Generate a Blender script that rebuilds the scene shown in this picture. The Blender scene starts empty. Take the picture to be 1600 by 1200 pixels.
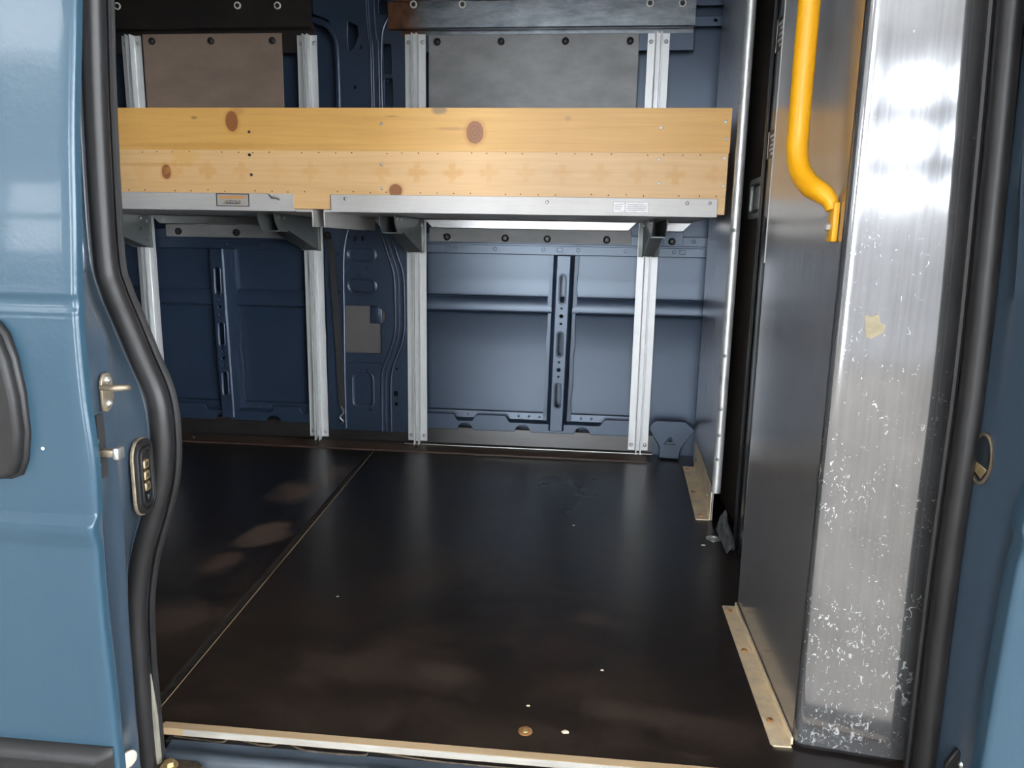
import bpy, bmesh, math, random
from mathutils import Vector, Matrix
random.seed(7)
S = bpy.context.scene
COL = S.collection

# ------------------------------------------------------------------ camera
cam_d = bpy.data.cameras.new('camera')
cam_d.sensor_width = 36.0
cam_d.lens = 1150.0 / 1600.0 * 36.0
cam_d.clip_start = 0.02
cam = bpy.data.objects.new('camera', cam_d)
COL.objects.link(cam)
RR = ((0.9948, 0.0362, -0.0953), (0.1004, -0.1840, 0.9778), (0.0179, -0.9823, -0.1867))
m = Matrix(((RR[0][0], -RR[0][1], -RR[0][2], 0.0),
            (RR[1][0], -RR[1][1], -RR[1][2], 0.0),
            (RR[2][0], -RR[2][1], -RR[2][2], 0.83),
            (0, 0, 0, 1)))
cam.matrix_world = m
S.camera = cam

# ------------------------------------------------------------------ world, exposure
W = bpy.data.worlds.new('overcast_sky')
S.world = W
W.use_nodes = True
bgn = W.node_tree.nodes['Background']
bgn.inputs[0].default_value = (0.90, 0.95, 1.0, 1)
bgn.inputs[1].default_value = 4.2
S.view_settings.view_transform = 'Standard'
S.view_settings.look = 'None'
S.view_settings.gamma = 1.0
S.view_settings.use_curve_mapping = False
S.view_settings.exposure = 2.75

# ------------------------------------------------------------------ material helpers
def new_mat(name):
    M = bpy.data.materials.new(name)
    M.use_nodes = True
    return M, M.node_tree, M.node_tree.nodes['Principled BSDF']

def nd(nt, typ, **kw):
    n = nt.nodes.new(typ)
    for k, v in kw.items():
        if k.startswith('i_'):
            key = k[2:]
            key = int(key) if key.isdigit() else key
            n.inputs[key].default_value = v
        else:
            setattr(n, k, v)
    return n

def mth(nt, op, a, b=None, clamp=False):
    n = nt.nodes.new('ShaderNodeMath'); n.operation = op; n.use_clamp = clamp
    for i, v in enumerate((a, b)):
        if v is None: continue
        if isinstance(v, (int, float)): n.inputs[i].default_value = v
        else: nt.links.new(v, n.inputs[i])
    return n.outputs[0]

def mixc(nt, fac, a, b, mode='MIX'):
    n = nt.nodes.new('ShaderNodeMix'); n.data_type = 'RGBA'; n.blend_type = mode
    if isinstance(fac, (int, float)): n.inputs[0].default_value = fac
    else: nt.links.new(fac, n.inputs[0])
    for i, v in ((6, a), (7, b)):
        if isinstance(v, tuple): n.inputs[i].default_value = (v[0], v[1], v[2], 1)
        else: nt.links.new(v, n.inputs[i])
    return n.outputs[2]

def pos(nt, scale=(1, 1, 1)):
    g = nt.nodes.new('ShaderNodeNewGeometry')
    mp = nt.nodes.new('ShaderNodeMapping')
    nt.links.new(g.outputs['Position'], mp.inputs[0])
    mp.inputs['Scale'].default_value = scale
    return mp.outputs[0]

def noise(nt, vec, scale, detail=4, rough=0.55, dist=0.0):
    n = nd(nt, 'ShaderNodeTexNoise')
    n.inputs['Scale'].default_value = scale
    n.inputs['Detail'].default_value = detail
    n.inputs['Roughness'].default_value = rough
    n.inputs['Distortion'].default_value = dist
    nt.links.new(vec, n.inputs['Vector'])
    return n.outputs['Fac']

def ramp(nt, fac, p0, p1, c0=(0, 0, 0), c1=(1, 1, 1)):
    r = nt.nodes.new('ShaderNodeValToRGB')
    r.color_ramp.elements[0].position = p0
    r.color_ramp.elements[1].position = p1
    r.color_ramp.elements[0].color = (*c0, 1)
    r.color_ramp.elements[1].color = (*c1, 1)
    nt.links.new(fac, r.inputs[0])
    return r.outputs[0]

def bump(nt, bs, h, strength=0.2, dist=0.002):
    b = nd(nt, 'ShaderNodeBump')
    b.inputs['Strength'].default_value = strength
    b.inputs['Distance'].default_value = dist
    nt.links.new(h, b.inputs['Height'])
    nt.links.new(b.outputs[0], bs.inputs['Normal'])

def simple(name, col, rough=0.5, metal=0.0, var=0.12, vscale=(9, 9, 9), bmp=0.0, bscale=60, coat=0.0, spec=0.5):
    M, nt, bs = new_mat(name)
    p = pos(nt, vscale)
    f = noise(nt, p, 1.0, 5, 0.6)
    dark = tuple(c * (1 - var) for c in col); lite = tuple(min(1, c * (1 + var)) for c in col)
    c = ramp(nt, f, 0.3, 0.7, dark, lite)
    nt.links.new(c, bs.inputs['Base Color'])
    bs.inputs['Roughness'].default_value = rough
    bs.inputs['Metallic'].default_value = metal
    bs.inputs['Specular IOR Level'].default_value = spec
    bs.inputs['Coat Weight'].default_value = coat
    bs.inputs['Coat Roughness'].default_value = 0.08
    if bmp:
        bump(nt, bs, noise(nt, pos(nt), bscale, 3), bmp, 0.001)
    return M

BLUE = (0.0195, 0.045, 0.068)
M_paint = simple('blue_body_paint', (0.026, 0.039, 0.055), 0.28, 0.0, 0.04, (3, 3, 3), 0.12, 220, 0.6)
M_paint_in = simple('blue_inner_paint', (0.0145, 0.025, 0.047), 0.37, 0.0, 0.16, (5, 5, 5), 0.12, 130, 0.0, 1.0)
M_paint_in.node_tree.nodes['Principled BSDF'].inputs['Specular Tint'].default_value = (0.72, 0.84, 1.0, 1)
M_rubber = simple('black_rubber', (0.010, 0.0095, 0.010), 0.42, 0, 0.2, (20, 20, 20), 0.1, 150, 0.0, 0.28)
M_blackplast = simple('black_plastic', (0.0095, 0.0092, 0.0095), 0.45, 0, 0.1, (15, 15, 15), 0.15, 400, 0.0, 0.25)
M_hole = simple('dark_cavity', (0.006, 0.006, 0.007), 0.9, 0, 0.1)
M_bracket = simple('grey_steel_bracket', (0.17, 0.185, 0.18), 0.42, 0.35, 0.1, (12, 12, 12), 0.05)
M_greyplast = simple('grey_backing_panel', (0.20, 0.198, 0.20), 0.5, 0.0, 0.2, (7, 7, 14), 0.05, 90)
M_brownpanel = simple('brown_grey_backing_panel', (0.20, 0.145, 0.11), 0.55, 0.0, 0.12, (7, 7, 14), 0.05, 90)
M_zinc = simple('zinc_bolt', (0.5, 0.5, 0.48), 0.35, 0.9, 0.15, (80, 80, 80))
M_brass = simple('brass_contact', (0.62, 0.47, 0.25), 0.35, 0.9, 0.25, (150, 150, 150))
M_grime = simple('grimy_metal', (0.085, 0.064, 0.043), 0.5, 0.5, 0.5, (70, 70, 70))
M_sill = simple('dirty_blue_sill_paint', (0.028, 0.037, 0.048), 0.5, 0, 0.55, (6, 60, 60), 0.15, 60)
M_latch = simple('dusty_latch_steel', (0.20, 0.165, 0.12), 0.45, 0.6, 0.4, (70, 70, 70))
M_chalk = simple('chalky_worn_rubber', (0.13, 0.12, 0.095), 0.7, 0, 0.4, (60, 60, 12))
M_darkscrew = simple('dark_screw', (0.03, 0.03, 0.03), 0.4, 0.4, 0.2, (90, 90, 90))
M_whitering = simple('white_plastic_ring', (0.65, 0.64, 0.6), 0.4, 0, 0.05)
M_litwhite = simple('lit_pale_face', (0.24, 0.228, 0.205), 0.55, 0, 0.25, (8, 60, 60))  # pale colour painted in for the lit front of the wood edging
M_cab = simple('dark_brown_panel', (0.030, 0.024, 0.020), 0.45, 0, 0.35, (8, 8, 3), 0.05)
M_blackgloss = simple('black_gloss_post', (0.012, 0.015, 0.018), 0.2, 0, 0.2, (10, 10, 3))
M_tray = simple('black_wall_skirt', (0.016, 0.0145, 0.0135), 0.33, 0, 0.5, (7, 7, 30), 0.1, 60)
M_brownstrip = simple('brown_floor_trim', (0.045, 0.026, 0.017), 0.5, 0, 0.5, (6, 30, 30), 0.1)
M_strap = simple('black_webbing', (0.022, 0.022, 0.024), 0.8, 0, 0.3, (60, 60, 200), 0.2, 300)
M_inner = simple('taupe_inner_skin', (0.10, 0.092, 0.092), 0.5, 0, 0.1)
M_ceil = simple('van_roof_lining', (0.12, 0.125, 0.13), 0.6, 0, 0.1)
M_tape = simple('old_masking_tape', (0.42, 0.36, 0.24), 0.7, 0, 0.1, (60, 60, 60))
M_yellow = simple('yellow_paint', (0.52, 0.245, 0.005), 0.38, 0, 0.04, (20, 20, 20), 0.03, 300, 0.0, 0.3)
M_orange = simple('orange_print', (0.62, 0.27, 0.07), 0.5, 0, 0.1, (300, 300, 300))
M_white = simple('white_print', (0.75, 0.72, 0.66), 0.5, 0, 0.05)
M_blackprint = simple('black_print', (0.015, 0.012, 0.01), 0.5, 0, 0.05)
M_labelgrey = simple('worn_label_film', (0.58, 0.56, 0.56), 0.5, 0.2, 0.2, (60, 60, 400))
M_labelsilver = simple('silver_label_film', (0.42, 0.39, 0.36), 0.45, 0.3, 0.1, (60, 60, 60))
M_dirt = simple('black_grit', (0.02, 0.017, 0.014), 0.85, 0, 0.7, (90, 90, 90), 0.6, 120)
M_rustbolt = simple('rusty_bolt', (0.28, 0.14, 0.05), 0.6, 0.4, 0.4, (120, 120, 120))
M_cream = simple('cream_plastic', (0.34, 0.30, 0.24), 0.5, 0, 0.05)
M_chip = simple('pale_chip', (0.75, 0.63, 0.45), 0.7, 0, 0.1, (200, 200, 200))
M_clear = simple('milky_film', (0.13, 0.135, 0.14), 0.3, 0, 0.4, (40, 40, 40), 0.1)
M_ground = simple('yard_concrete', (0.30, 0.275, 0.24), 0.85, 0, 0.2, (1.3, 1.3, 1.3), 0.2, 30)
M_hallwall = simple('hall_grey_cladding', (0.42, 0.42, 0.425), 0.7, 0, 0.08, (1, 1, 1))
M_hallroof = simple('hall_roof_sheet', (0.70, 0.70, 0.70), 0.7, 0, 0.08, (1, 1, 1))
M_hallframe = simple('hall_window_bar', (0.10, 0.11, 0.13), 0.5, 0.2, 0.1)

def alu(name, col, rough, streak=(2, 2, 60), var=0.18, metal=1.0, bmp=0.05, rvar=0.12):
    M, nt, bs = new_mat(name)
    f = noise(nt, pos(nt, streak), 4.0, 6, 0.65)
    g = noise(nt, pos(nt), 7.0, 5, 0.6)
    a = mth(nt, 'ADD', mth(nt, 'MULTIPLY', f, 0.5), mth(nt, 'MULTIPLY', g, 0.5))
    c = ramp(nt, a, 0.35, 0.65, tuple(x * (1 - var) for x in col), tuple(min(1, x * (1 + var)) for x in col))
    nt.links.new(c, bs.inputs['Base Color'])
    bs.inputs['Metallic'].default_value = metal
    r = mth(nt, 'ADD', mth(nt, 'MULTIPLY', a, rvar * 2), rough - rvar)
    nt.links.new(r, bs.inputs['Roughness'])
    bump(nt, bs, f, bmp, 0.001)
    return M

M_upright = alu('galvanised_upright', (0.62, 0.63, 0.63), 0.5, (60, 60, 3), 0.08, 0.45)
M_pan = alu('aluminium_shelf_lip', (0.47, 0.455, 0.44), 0.55, (3, 60, 60), 0.10, 0.3)
M_railsteel = alu('dark_steel_rail', (0.20, 0.22, 0.24), 0.36, (5, 40, 30), 0.35, 0.8)
M_tube = alu('scuffed_grey_tube', (0.60, 0.60, 0.60), 0.45, (9, 9, 9), 0.16, 0.7)
M_flange = alu('lit_folded_flange', (0.80, 0.79, 0.78), 0.30, (3, 60, 60), 0.08, 0.9)  # lighter copy of the lip aluminium, painting the rear flange as lit
M_part = alu('partition_aluminium', (0.42, 0.41, 0.42), 0.30, (70, 70, 3), 0.12, 0.95)
M_fbracket = alu('warm_lit_aluminium_angle', (0.80, 0.66, 0.46), 0.55, (9, 9, 9), 0.2, 0.7)  # warm ground bounce is painted into this yellowish colour

# rusty-ended black rail
def rail_dark():
    M, nt, bs = new_mat('black_painted_rail')
    f = noise(nt, pos(nt, (6, 6, 14)), 1.5, 6, 0.65)
    c = ramp(nt, f, 0.35, 0.75, (0.006, 0.005, 0.0045), (0.022, 0.016, 0.012))
    nt.links.new(c, bs.inputs['Base Color']); bs.inputs['Roughness'].default_value = 0.5
    return M
M_raildark = rail_dark()
def rail_rusty():
    M, nt, bs = new_mat('steel_rail_with_rusty_end')
    g = nt.nodes.new('ShaderNodeNewGeometry'); sp = nd(nt, 'ShaderNodeSeparateXYZ'); nt.links.new(g.outputs['Position'], sp.inputs[0])
    f = noise(nt, pos(nt, (6, 30, 20)), 2.0, 6, 0.65)
    base = ramp(nt, f, 0.3, 0.7, (0.10, 0.115, 0.13), (0.25, 0.27, 0.29))
    rust = ramp(nt, noise(nt, pos(nt), 22, 6), 0.35, 0.7, (0.05, 0.022, 0.012), (0.16, 0.06, 0.02))
    k = mth(nt, 'ADD', mth(nt, 'MULTIPLY', mth(nt, 'ADD', sp.outputs[0], 0.66), -14), mth(nt, 'MULTIPLY', noise(nt, pos(nt), 14, 4), 1.2), True)
    nt.links.new(mixc(nt, k, base, rust), bs.inputs['Base Color'])
    nt.links.new(mth(nt, 'SUBTRACT', 0.8, mth(nt, 'MULTIPLY', k, 0.7)), bs.inputs['Metallic'])
    bs.inputs['Roughness'].default_value = 0.38
    return M
M_railrust = rail_rusty()

# near aluminium cover: brushed, speckled with pale scuffs towards the foot
def cover_mat():
    M, nt, bs = new_mat('scuffed_aluminium_cover')
    g = nt.nodes.new('ShaderNodeNewGeometry'); sp = nd(nt, 'ShaderNodeSeparateXYZ'); nt.links.new(g.outputs['Position'], sp.inputs[0])
    st = noise(nt, pos(nt, (60, 60, 2.5)), 3.0, 6, 0.6)
    cl = noise(nt, pos(nt), 5.0, 5, 0.6)
    a = mth(nt, 'ADD', mth(nt, 'MULTIPLY', st, 0.4), mth(nt, 'MULTIPLY', cl, 0.6))
    base = ramp(nt, a, 0.35, 0.65, (0.17, 0.17, 0.175), (0.24, 0.24, 0.246))
    sc = noise(nt, pos(nt, (1, 1, 0.7)), 95.0, 3, 0.7, 1.6)
    patch = noise(nt, pos(nt), 9.0, 3, 0.5)
    low = mth(nt, 'MULTIPLY', mth(nt, 'SUBTRACT', 0.75, sp.outputs[2]), 0.12)
    thr = mth(nt, 'ADD', mth(nt, 'ADD', sc, low), mth(nt, 'MULTIPLY', patch, 0.28))
    k = ramp(nt, thr, 0.80, 0.88)
    col = mixc(nt, mth(nt, 'MULTIPLY', k, 0.75), base, (0.36, 0.355, 0.35))
    nt.links.new(col, bs.inputs['Base Color'])
    nt.links.new(mth(nt, 'SUBTRACT', 0.80, mth(nt, 'MULTIPLY', k, 0.4)), bs.inputs['Metallic'])
    rr = mth(nt, 'ADD', 0.03, mth(nt, 'MULTIPLY', a, 0.12))
    nt.links.new(mth(nt, 'ADD', rr, mth(nt, 'MULTIPLY', k, 0.3)), bs.inputs['Roughness'])
    return M
M_cover = cover_mat()
def cover_side_mat():
    M, nt, bs = new_mat('dull_aluminium_cover_side')
    st = noise(nt, pos(nt, (40, 40, 3)), 3.0, 6, 0.65)
    cl = noise(nt, pos(nt), 6.0, 5, 0.6)
    a = mth(nt, 'ADD', mth(nt, 'MULTIPLY', st, 0.5), mth(nt, 'MULTIPLY', cl, 0.5))
    base = ramp(nt, a, 0.35, 0.65, (0.29, 0.272, 0.262), (0.40, 0.375, 0.36))
    sc = noise(nt, pos(nt, (1, 3, 0.5)), 70.0, 2, 0.6, 1.0)
    k = ramp(nt, sc, 0.70, 0.78)
    nt.links.new(mixc(nt, mth(nt, 'MULTIPLY', k, 0.35), base, (0.75, 0.74, 0.72)), bs.inputs['Base Color'])
    bs.inputs['Metallic'].default_value = 0.75
    nt.links.new(mth(nt, 'ADD', 0.10, mth(nt, 'MULTIPLY', a, 0.20)), bs.inputs['Roughness'])
    return M
M_coverside = cover_side_mat()

# floor: black-brown phenolic ply with dusty patches
def floor_mat():
    M, nt, bs = new_mat('black_phenolic_floor')
    f1 = noise(nt, pos(nt), 2.3, 6, 0.6, 0.6)
    f2 = noise(nt, pos(nt), 26, 5, 0.65)
    base = ramp(nt, f2, 0.3, 0.75, (0.0065, 0.0048, 0.0042), (0.011, 0.0082, 0.0068))
    f3 = noise(nt, pos(nt, (1, 1.6, 1)), 7.5, 7, 0.68, 1.0)
    dust = ramp(nt, mth(nt, 'ADD', mth(nt, 'MULTIPLY', f1, 0.5), mth(nt, 'MULTIPLY', f3, 0.5)), 0.46, 0.68)
    c = mixc(nt, mth(nt, 'MULTIPLY', dust, 0.6), base, (0.046, 0.030, 0.021))
    # dusty footprints trail on the rear board
    g = nt.nodes.new('ShaderNodeNewGeometry'); sp = nd(nt, 'ShaderNodeSeparateXYZ'); nt.links.new(g.outputs['Position'], sp.inputs[0])
    wob = mth(nt, 'MULTIPLY', mth(nt, 'SUBTRACT', noise(nt, pos(nt), 9.0, 6, 0.65, 0.6), 0.5), 2.2)
    tr = None
    for (bx, by, rx, ry, st) in ((-0.885, 2.52, 0.055, 0.14, 0.9), (-0.945, 2.29, 0.085, 0.13, 1.0), (-0.895, 1.90, 0.085, 0.12, 1.0), (-0.925, 1.72, 0.07, 0.10, 0.6), (-0.87, 1.42, 0.12, 0.09, 0.35), (-0.24, 1.29, 0.10, 0.05, 0.18), (0.05, 1.55, 0.06, 0.05, 0.15), (-0.45, 1.30, 0.16, 0.07, 0.14), (0.12, 1.22, 0.14, 0.04, 0.15)):
        ex = mth(nt, 'DIVIDE', mth(nt, 'SUBTRACT', sp.outputs[0], bx), rx)
        ey = mth(nt, 'DIVIDE', mth(nt, 'SUBTRACT', sp.outputs[1], by), ry)
        d = mth(nt, 'ADD', mth(nt, 'SQRT', mth(nt, 'ADD', mth(nt, 'MULTIPLY', ex, ex), mth(nt, 'MULTIPLY', ey, ey))), wob)
        b = mth(nt, 'MULTIPLY', ramp(nt, d, 0.45, 1.25, (1, 1, 1), (0, 0, 0)), st)
        tr = b if tr is None else mth(nt, 'MAXIMUM', tr, b)
    c = mixc(nt, mth(nt, 'MULTIPLY', tr, 0.8), c, (0.125, 0.084, 0.058))
    # fine scratches
    sc = noise(nt, pos(nt, (3, 40, 1)), 6, 3, 0.6, 1.2)
    c = mixc(nt, mth(nt, 'MULTIPLY', ramp(nt, sc, 0.70, 0.80), 0.08), c, (0.06, 0.042, 0.032))
    sp2 = noise(nt, pos(nt), 120, 2, 0.5)
    c = mixc(nt, mth(nt, 'MULTIPLY', ramp(nt, sp2, 0.775, 0.80), 0.5), c, (0.12, 0.095, 0.07))
    nt.links.new(c, bs.inputs['Base Color'])
    r = mth(nt, 'ADD', 0.20, mth(nt, 'MULTIPLY', mth(nt, 'ADD', f1, mth(nt, 'MULTIPLY', tr, 0.6)), 0.22))
    nt.links.new(r, bs.inputs['Roughness'])
    bs.inputs['Specular IOR Level'].default_value = 0.36
    bump(nt, bs, f2, 0.05, 0.001)
    return M
M_floor = floor_mat()

# wood planks
def wood_mat(name, c0, c1, knots=(), crosses=None, stains=()):
    M, nt, bs = new_mat(name)
    g = nt.nodes.new('ShaderNodeNewGeometry'); sp = nd(nt, 'ShaderNodeSeparateXYZ'); nt.links.new(g.outputs['Position'], sp.inputs[0])
    X, Z = sp.outputs[0], sp.outputs[2]
    gr = noise(nt, pos(nt, (1.3, 26, 26)), 2.2, 6, 0.6, 1.2)
    gr2 = noise(nt, pos(nt, (0.5, 9, 9)), 1.6, 3, 0.5, 0.6)
    a = mth(nt, 'ADD', mth(nt, 'MULTIPLY', gr, 0.45), mth(nt, 'MULTIPLY', gr2, 0.55))
    c = ramp(nt, a, 0.34, 0.68, c0, c1)
    # cathedral grain lines
    wv = nd(nt, 'ShaderNodeTexWave', wave_type='BANDS', bands_direction='Z')
    wv.inputs['Scale'].default_value = 2.6; wv.inputs['Distortion'].default_value = 12.0
    wv.inputs['Detail'].default_value = 2; wv.inputs['Detail Scale'].default_value = 0.7
    nt.links.new(pos(nt, (0.55, 3, 4.5)), wv.inputs['Vector'])
    c = mixc(nt, mth(nt, 'MULTIPLY', ramp(nt, wv.outputs['Fac'], 0.80, 1.0), 0.10), c, (c0[0] * 0.72, c0[1] * 0.6, c0[2] * 0.5))
    wob = mth(nt, 'MULTIPLY', mth(nt, 'SUBTRACT', noise(nt, pos(nt), 40, 4, 0.6), 0.5), 0.5)
    def ell(cx, cz, rx, rz, soft):
        ex = mth(nt, 'DIVIDE', mth(nt, 'SUBTRACT', X, cx), rx)
        ez = mth(nt, 'DIVIDE', mth(nt, 'SUBTRACT', Z, cz), rz)
        d = mth(nt, 'SQRT', mth(nt, 'ADD', mth(nt, 'MULTIPLY', ex, ex), mth(nt, 'MULTIPLY', ez, ez)))
        return mth(nt, 'ADD', d, mth(nt, 'MULTIPLY', wob, soft))
    for (cx, cz, rx, rz, kc) in stains:
        d = ell(cx, cz, rx, rz, 1.6)
        k = ramp(nt, d, 0.45, 1.1, (1, 1, 1), (0, 0, 0))
        c = mixc(nt, mth(nt, 'MULTIPLY', k, 0.7), c, kc)
    for (cx, cz, rx, rz) in knots:
        d = ell(cx, cz, rx * 1.5, rz * 1.35, 0.8)
        k = ramp(nt, d, 0.7, 1.15, (1, 1, 1), (0, 0, 0))
        c = mixc(nt, mth(nt, 'MULTIPLY', k, 0.5), c, (c0[0] * 0.8, c0[1] * 0.62, c0[2] * 0.45))
        d = ell(cx, cz, rx, rz, 0.35)
        ring = ramp(nt, mth(nt, 'FRACT', mth(nt, 'MULTIPLY', d, 3.2)), 0.1, 0.95, (0.27, 0.105, 0.035), (0.20, 0.072, 0.024))
        k = ramp(nt, d, 0.88, 1.02, (1, 1, 1), (0, 0, 0))
        c = mixc(nt, k, c, ring)
    if crosses:
        x0, step, z0, arm, th, cc = crosses
        fx = mth(nt, 'SUBTRACT', mth(nt, 'FRACT', mth(nt, 'DIVIDE', mth(nt, 'SUBTRACT', X, x0 - step / 2), step)), 0.5)
        jx = mth(nt, 'MULTIPLY', mth(nt, 'SUBTRACT', noise(nt, pos(nt), 60, 3), 0.5), 0.022)
        ax = mth(nt, 'ADD', mth(nt, 'ABSOLUTE', mth(nt, 'MULTIPLY', fx, step)), jx)
        az = mth(nt, 'ADD', mth(nt, 'ABSOLUTE', mth(nt, 'SUBTRACT', Z, z0)), jx)
        def inside(v, lim): return ramp(nt, mth(nt, 'DIVIDE', v, lim), 0.55, 1.25, (1, 1, 1), (0, 0, 0))
        h = mth(nt, 'MULTIPLY', inside(ax, arm), inside(az, th))
        v = mth(nt, 'MULTIPLY', inside(ax, th), inside(az, arm))
        k = mth(nt, 'MAXIMUM', h, v)
        vis = ramp(nt, noise(nt, pos(nt, (1, 1, 1)), 3.7, 3), 0.30, 0.62)
        c = mixc(nt, mth(nt, 'MULTIPLY', mth(nt, 'MULTIPLY', k, vis), 0.55), c, cc)
    nt.links.new(c, bs.inputs['Base Color'])
    bs.inputs['Roughness'].default_value = 0.5
    bump(nt, bs, gr, 0.06, 0.001)
    return M
M_woodU = wood_mat('pine_upper_plank', (0.54, 0.295, 0.082), (0.65, 0.375, 0.115),
                   knots=((-1.100, 1.185, 0.021, 0.032), (-0.346, 1.155, 0.027, 0.034)),
                   stains=((-1.08, 1.215, 0.03, 0.02, (0.42, 0.22, 0.07)), (-0.455, 1.218, 0.03, 0.016, (0.16, 0.12, 0.085)),
                           (-1.20, 1.112, 0.30, 0.014, (0.48, 0.25, 0.06)), (-1.22, 1.195, 0.012, 0.006, (0.2, 0.12, 0.05)),
                           (-0.60, 1.200, 0.03, 0.003, (0.30, 0.17, 0.06)), (-0.42, 1.165, 0.06, 0.006, (0.42, 0.22, 0.08)),
                           (-0.07, 1.195, 0.012, 0.010, (0.42, 0.24, 0.09))))
M_woodL = wood_mat('pine_lower_plank', (0.57, 0.35, 0.15), (0.67, 0.435, 0.22),
                   knots=((-1.322, 1.034, 0.016, 0.023), (-0.589, 0.984, 0.021, 0.021)),
                   crosses=(-1.407, 0.1105, 1.038, 0.036, 0.0125, (0.56, 0.29, 0.08)),
                   stains=((-1.26, 1.08, 0.055, 0.035, (0.60, 0.36, 0.11)), (-1.35, 1.055, 0.2, 0.008, (0.52, 0.29, 0.09))))
M_woodP = wood_mat('pine_shelf_deck', (0.50, 0.31, 0.12), (0.62, 0.42, 0.18))
M_strip = wood_mat('bare_wood_edging', (0.26, 0.175, 0.098), (0.36, 0.26, 0.155))

# ------------------------------------------------------------------ mesh helpers
def link(name, me, mat, parent=None, smooth=False, loc=None):
    o = bpy.data.objects.new(name, me)
    COL.objects.link(o)
    if mat and not me.materials: me.materials.append(mat)
    if smooth:
        for p in me.polygons: p.use_smooth = True
        try: me.set_sharp_from_angle(angle=math.radians(38))
        except Exception: pass
    if parent is not None:
        o.parent = parent
        if loc is None:
            o.location = -Vector(world_loc(parent))
        else:
            o.location = Vector(loc) - Vector(world_loc(parent))
    elif loc is not None:
        o.location = loc
    return o

def world_loc(o):
    v = Vector(o.location)
    while o.parent is not None:
        o = o.parent; v = v + Vector(o.location)
    return v

def from_bm(name, bm, mat, parent=None, smooth=False):
    bmesh.ops.recalc_face_normals(bm, faces=bm.faces)
    me = bpy.data.meshes.new(name); bm.to_mesh(me); bm.free()
    return link(name, me, mat, parent, smooth)

def tag(o, label, cat, group=None):
    o['label'] = label; o['category'] = cat
    if group: o['group'] = group
    return o

def struct(o, label=None):
    o['kind'] = 'structure'
    if label: o['label'] = label
    return o

def empty(name, loc):
    o = bpy.data.objects.new(name, None); o.empty_display_size = 0.05
    COL.objects.link(o); o.location = loc
    return o

def add_box(bm, x0, x1, y0, y1, z0, z1, bev=0.0, seg=2):
    r = bmesh.ops.create_cube(bm, size=1.0)
    vs = r['verts']
    for v in vs:
        v.co.x = x0 if v.co.x < 0 else x1
        v.co.y = y0 if v.co.y < 0 else y1
        v.co.z = z0 if v.co.z < 0 else z1
    if bev > 0:
        es = list({e for v in vs for e in v.link_edges})
        bmesh.ops.bevel(bm, geom=es, offset=bev, segments=seg, affect='EDGES', profile=0.5)

def box(name, x0, x1, y0, y1, z0, z1, mat, parent=None, bev=0.0):
    bm = bmesh.new(); add_box(bm, x0, x1, y0, y1, z0, z1, bev)
    return from_bm(name, bm, mat, parent, smooth=bev > 0)

def grid(name, rows, mat, parent=None, smooth=True, thick=0.0, closed=False):
    bm = bmesh.new()
    vv = [[bm.verts.new(p) for p in r] for r in rows]
    for a, b in zip(vv[:-1], vv[1:]):
        n = len(a)
        for i in range(n if closed else n - 1):
            j = (i + 1) % n
            bm.faces.new((a[i], a[j], b[j], b[i]))
    if thick:
        bmesh.ops.recalc_face_normals(bm, faces=bm.faces)
        bmesh.ops.solidify(bm, geom=bm.faces[:], thickness=thick)
    return from_bm(name, bm, mat, parent, smooth)

def smooth_path(pts, n=6):
    P = [Vector(p) for p in pts]; out = []
    for i in range(len(P) - 1):
        p0 = P[max(i - 1, 0)]; p1 = P[i]; p2 = P[i + 1]; p3 = P[min(i + 2, len(P) - 1)]
        for k in range(n):
            t = k / n
            out.append(0.5 * ((2 * p1) + (p2 - p0) * t + (2 * p0 - 5 * p1 + 4 * p2 - p3) * t * t + (3 * p1 - p0 - 3 * p2 + p3) * t ** 3))
    out.append(P[-1]); return out

def interp(tab, z):
    tab = sorted(tab)
    if z <= tab[0][0]: return tab[0][1]
    n = len(tab)
    for i in range(n - 1):
        (a, va), (b, vb) = tab[i], tab[i + 1]
        if z <= b:
            h = b - a; t = (z - a) / h
            m0 = (vb - tab[i - 1][1]) / (b - tab[i - 1][0]) if i > 0 else (vb - va) / h
            m1 = (tab[i + 2][1] - va) / (tab[i + 2][0] - a) if i + 2 < n else (vb - va) / h
            return ((2 * t ** 3 - 3 * t * t + 1) * va + (t ** 3 - 2 * t * t + t) * h * m0 + (3 * t * t - 2 * t ** 3) * vb + (t ** 3 - t * t) * h * m1)
    return tab[-1][1]

def tube(name, pts, r, mat, parent=None, seg=12, scale=None, profile=None, up=(0, 0, 1)):
    """sweep a ring (or a given 2D profile) along a path"""
    P = [Vector(p) for p in pts]; rows = []
    ref = Vector(up)
    for i, p in enumerate(P):
        t = (P[min(i + 1, len(P) - 1)] - P[max(i - 1, 0)]).normalized()
        a = ref - t * ref.dot(t)
        if a.length < 1e-4: a = Vector((0, 1, 0)) - t * t.y
        a.normalize(); b = t.cross(a)
        ref = a
        rr = r[i] if isinstance(r, (list, tuple)) else r
        if profile: ring = [p + a * u * rr + b * w * rr for u, w in profile]
        else: ring = [p + a * math.cos(2 * math.pi * k / seg) * rr + b * math.sin(2 * math.pi * k / seg) * rr for k in range(seg)]
        rows.append(ring)
    bm = bmesh.new()
    vv = [[bm.verts.new(q) for q in row] for row in rows]
    n = len(vv[0])
    for a, b in zip(vv[:-1], vv[1:]):
        for i in range(n):
            j = (i + 1) % n
            bm.faces.new((a[i], a[j], b[j], b[i]))
    bm.faces.new(vv[0]); bm.faces.new(list(reversed(vv[-1])))
    return from_bm(name, bm, mat, parent, True)

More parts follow.
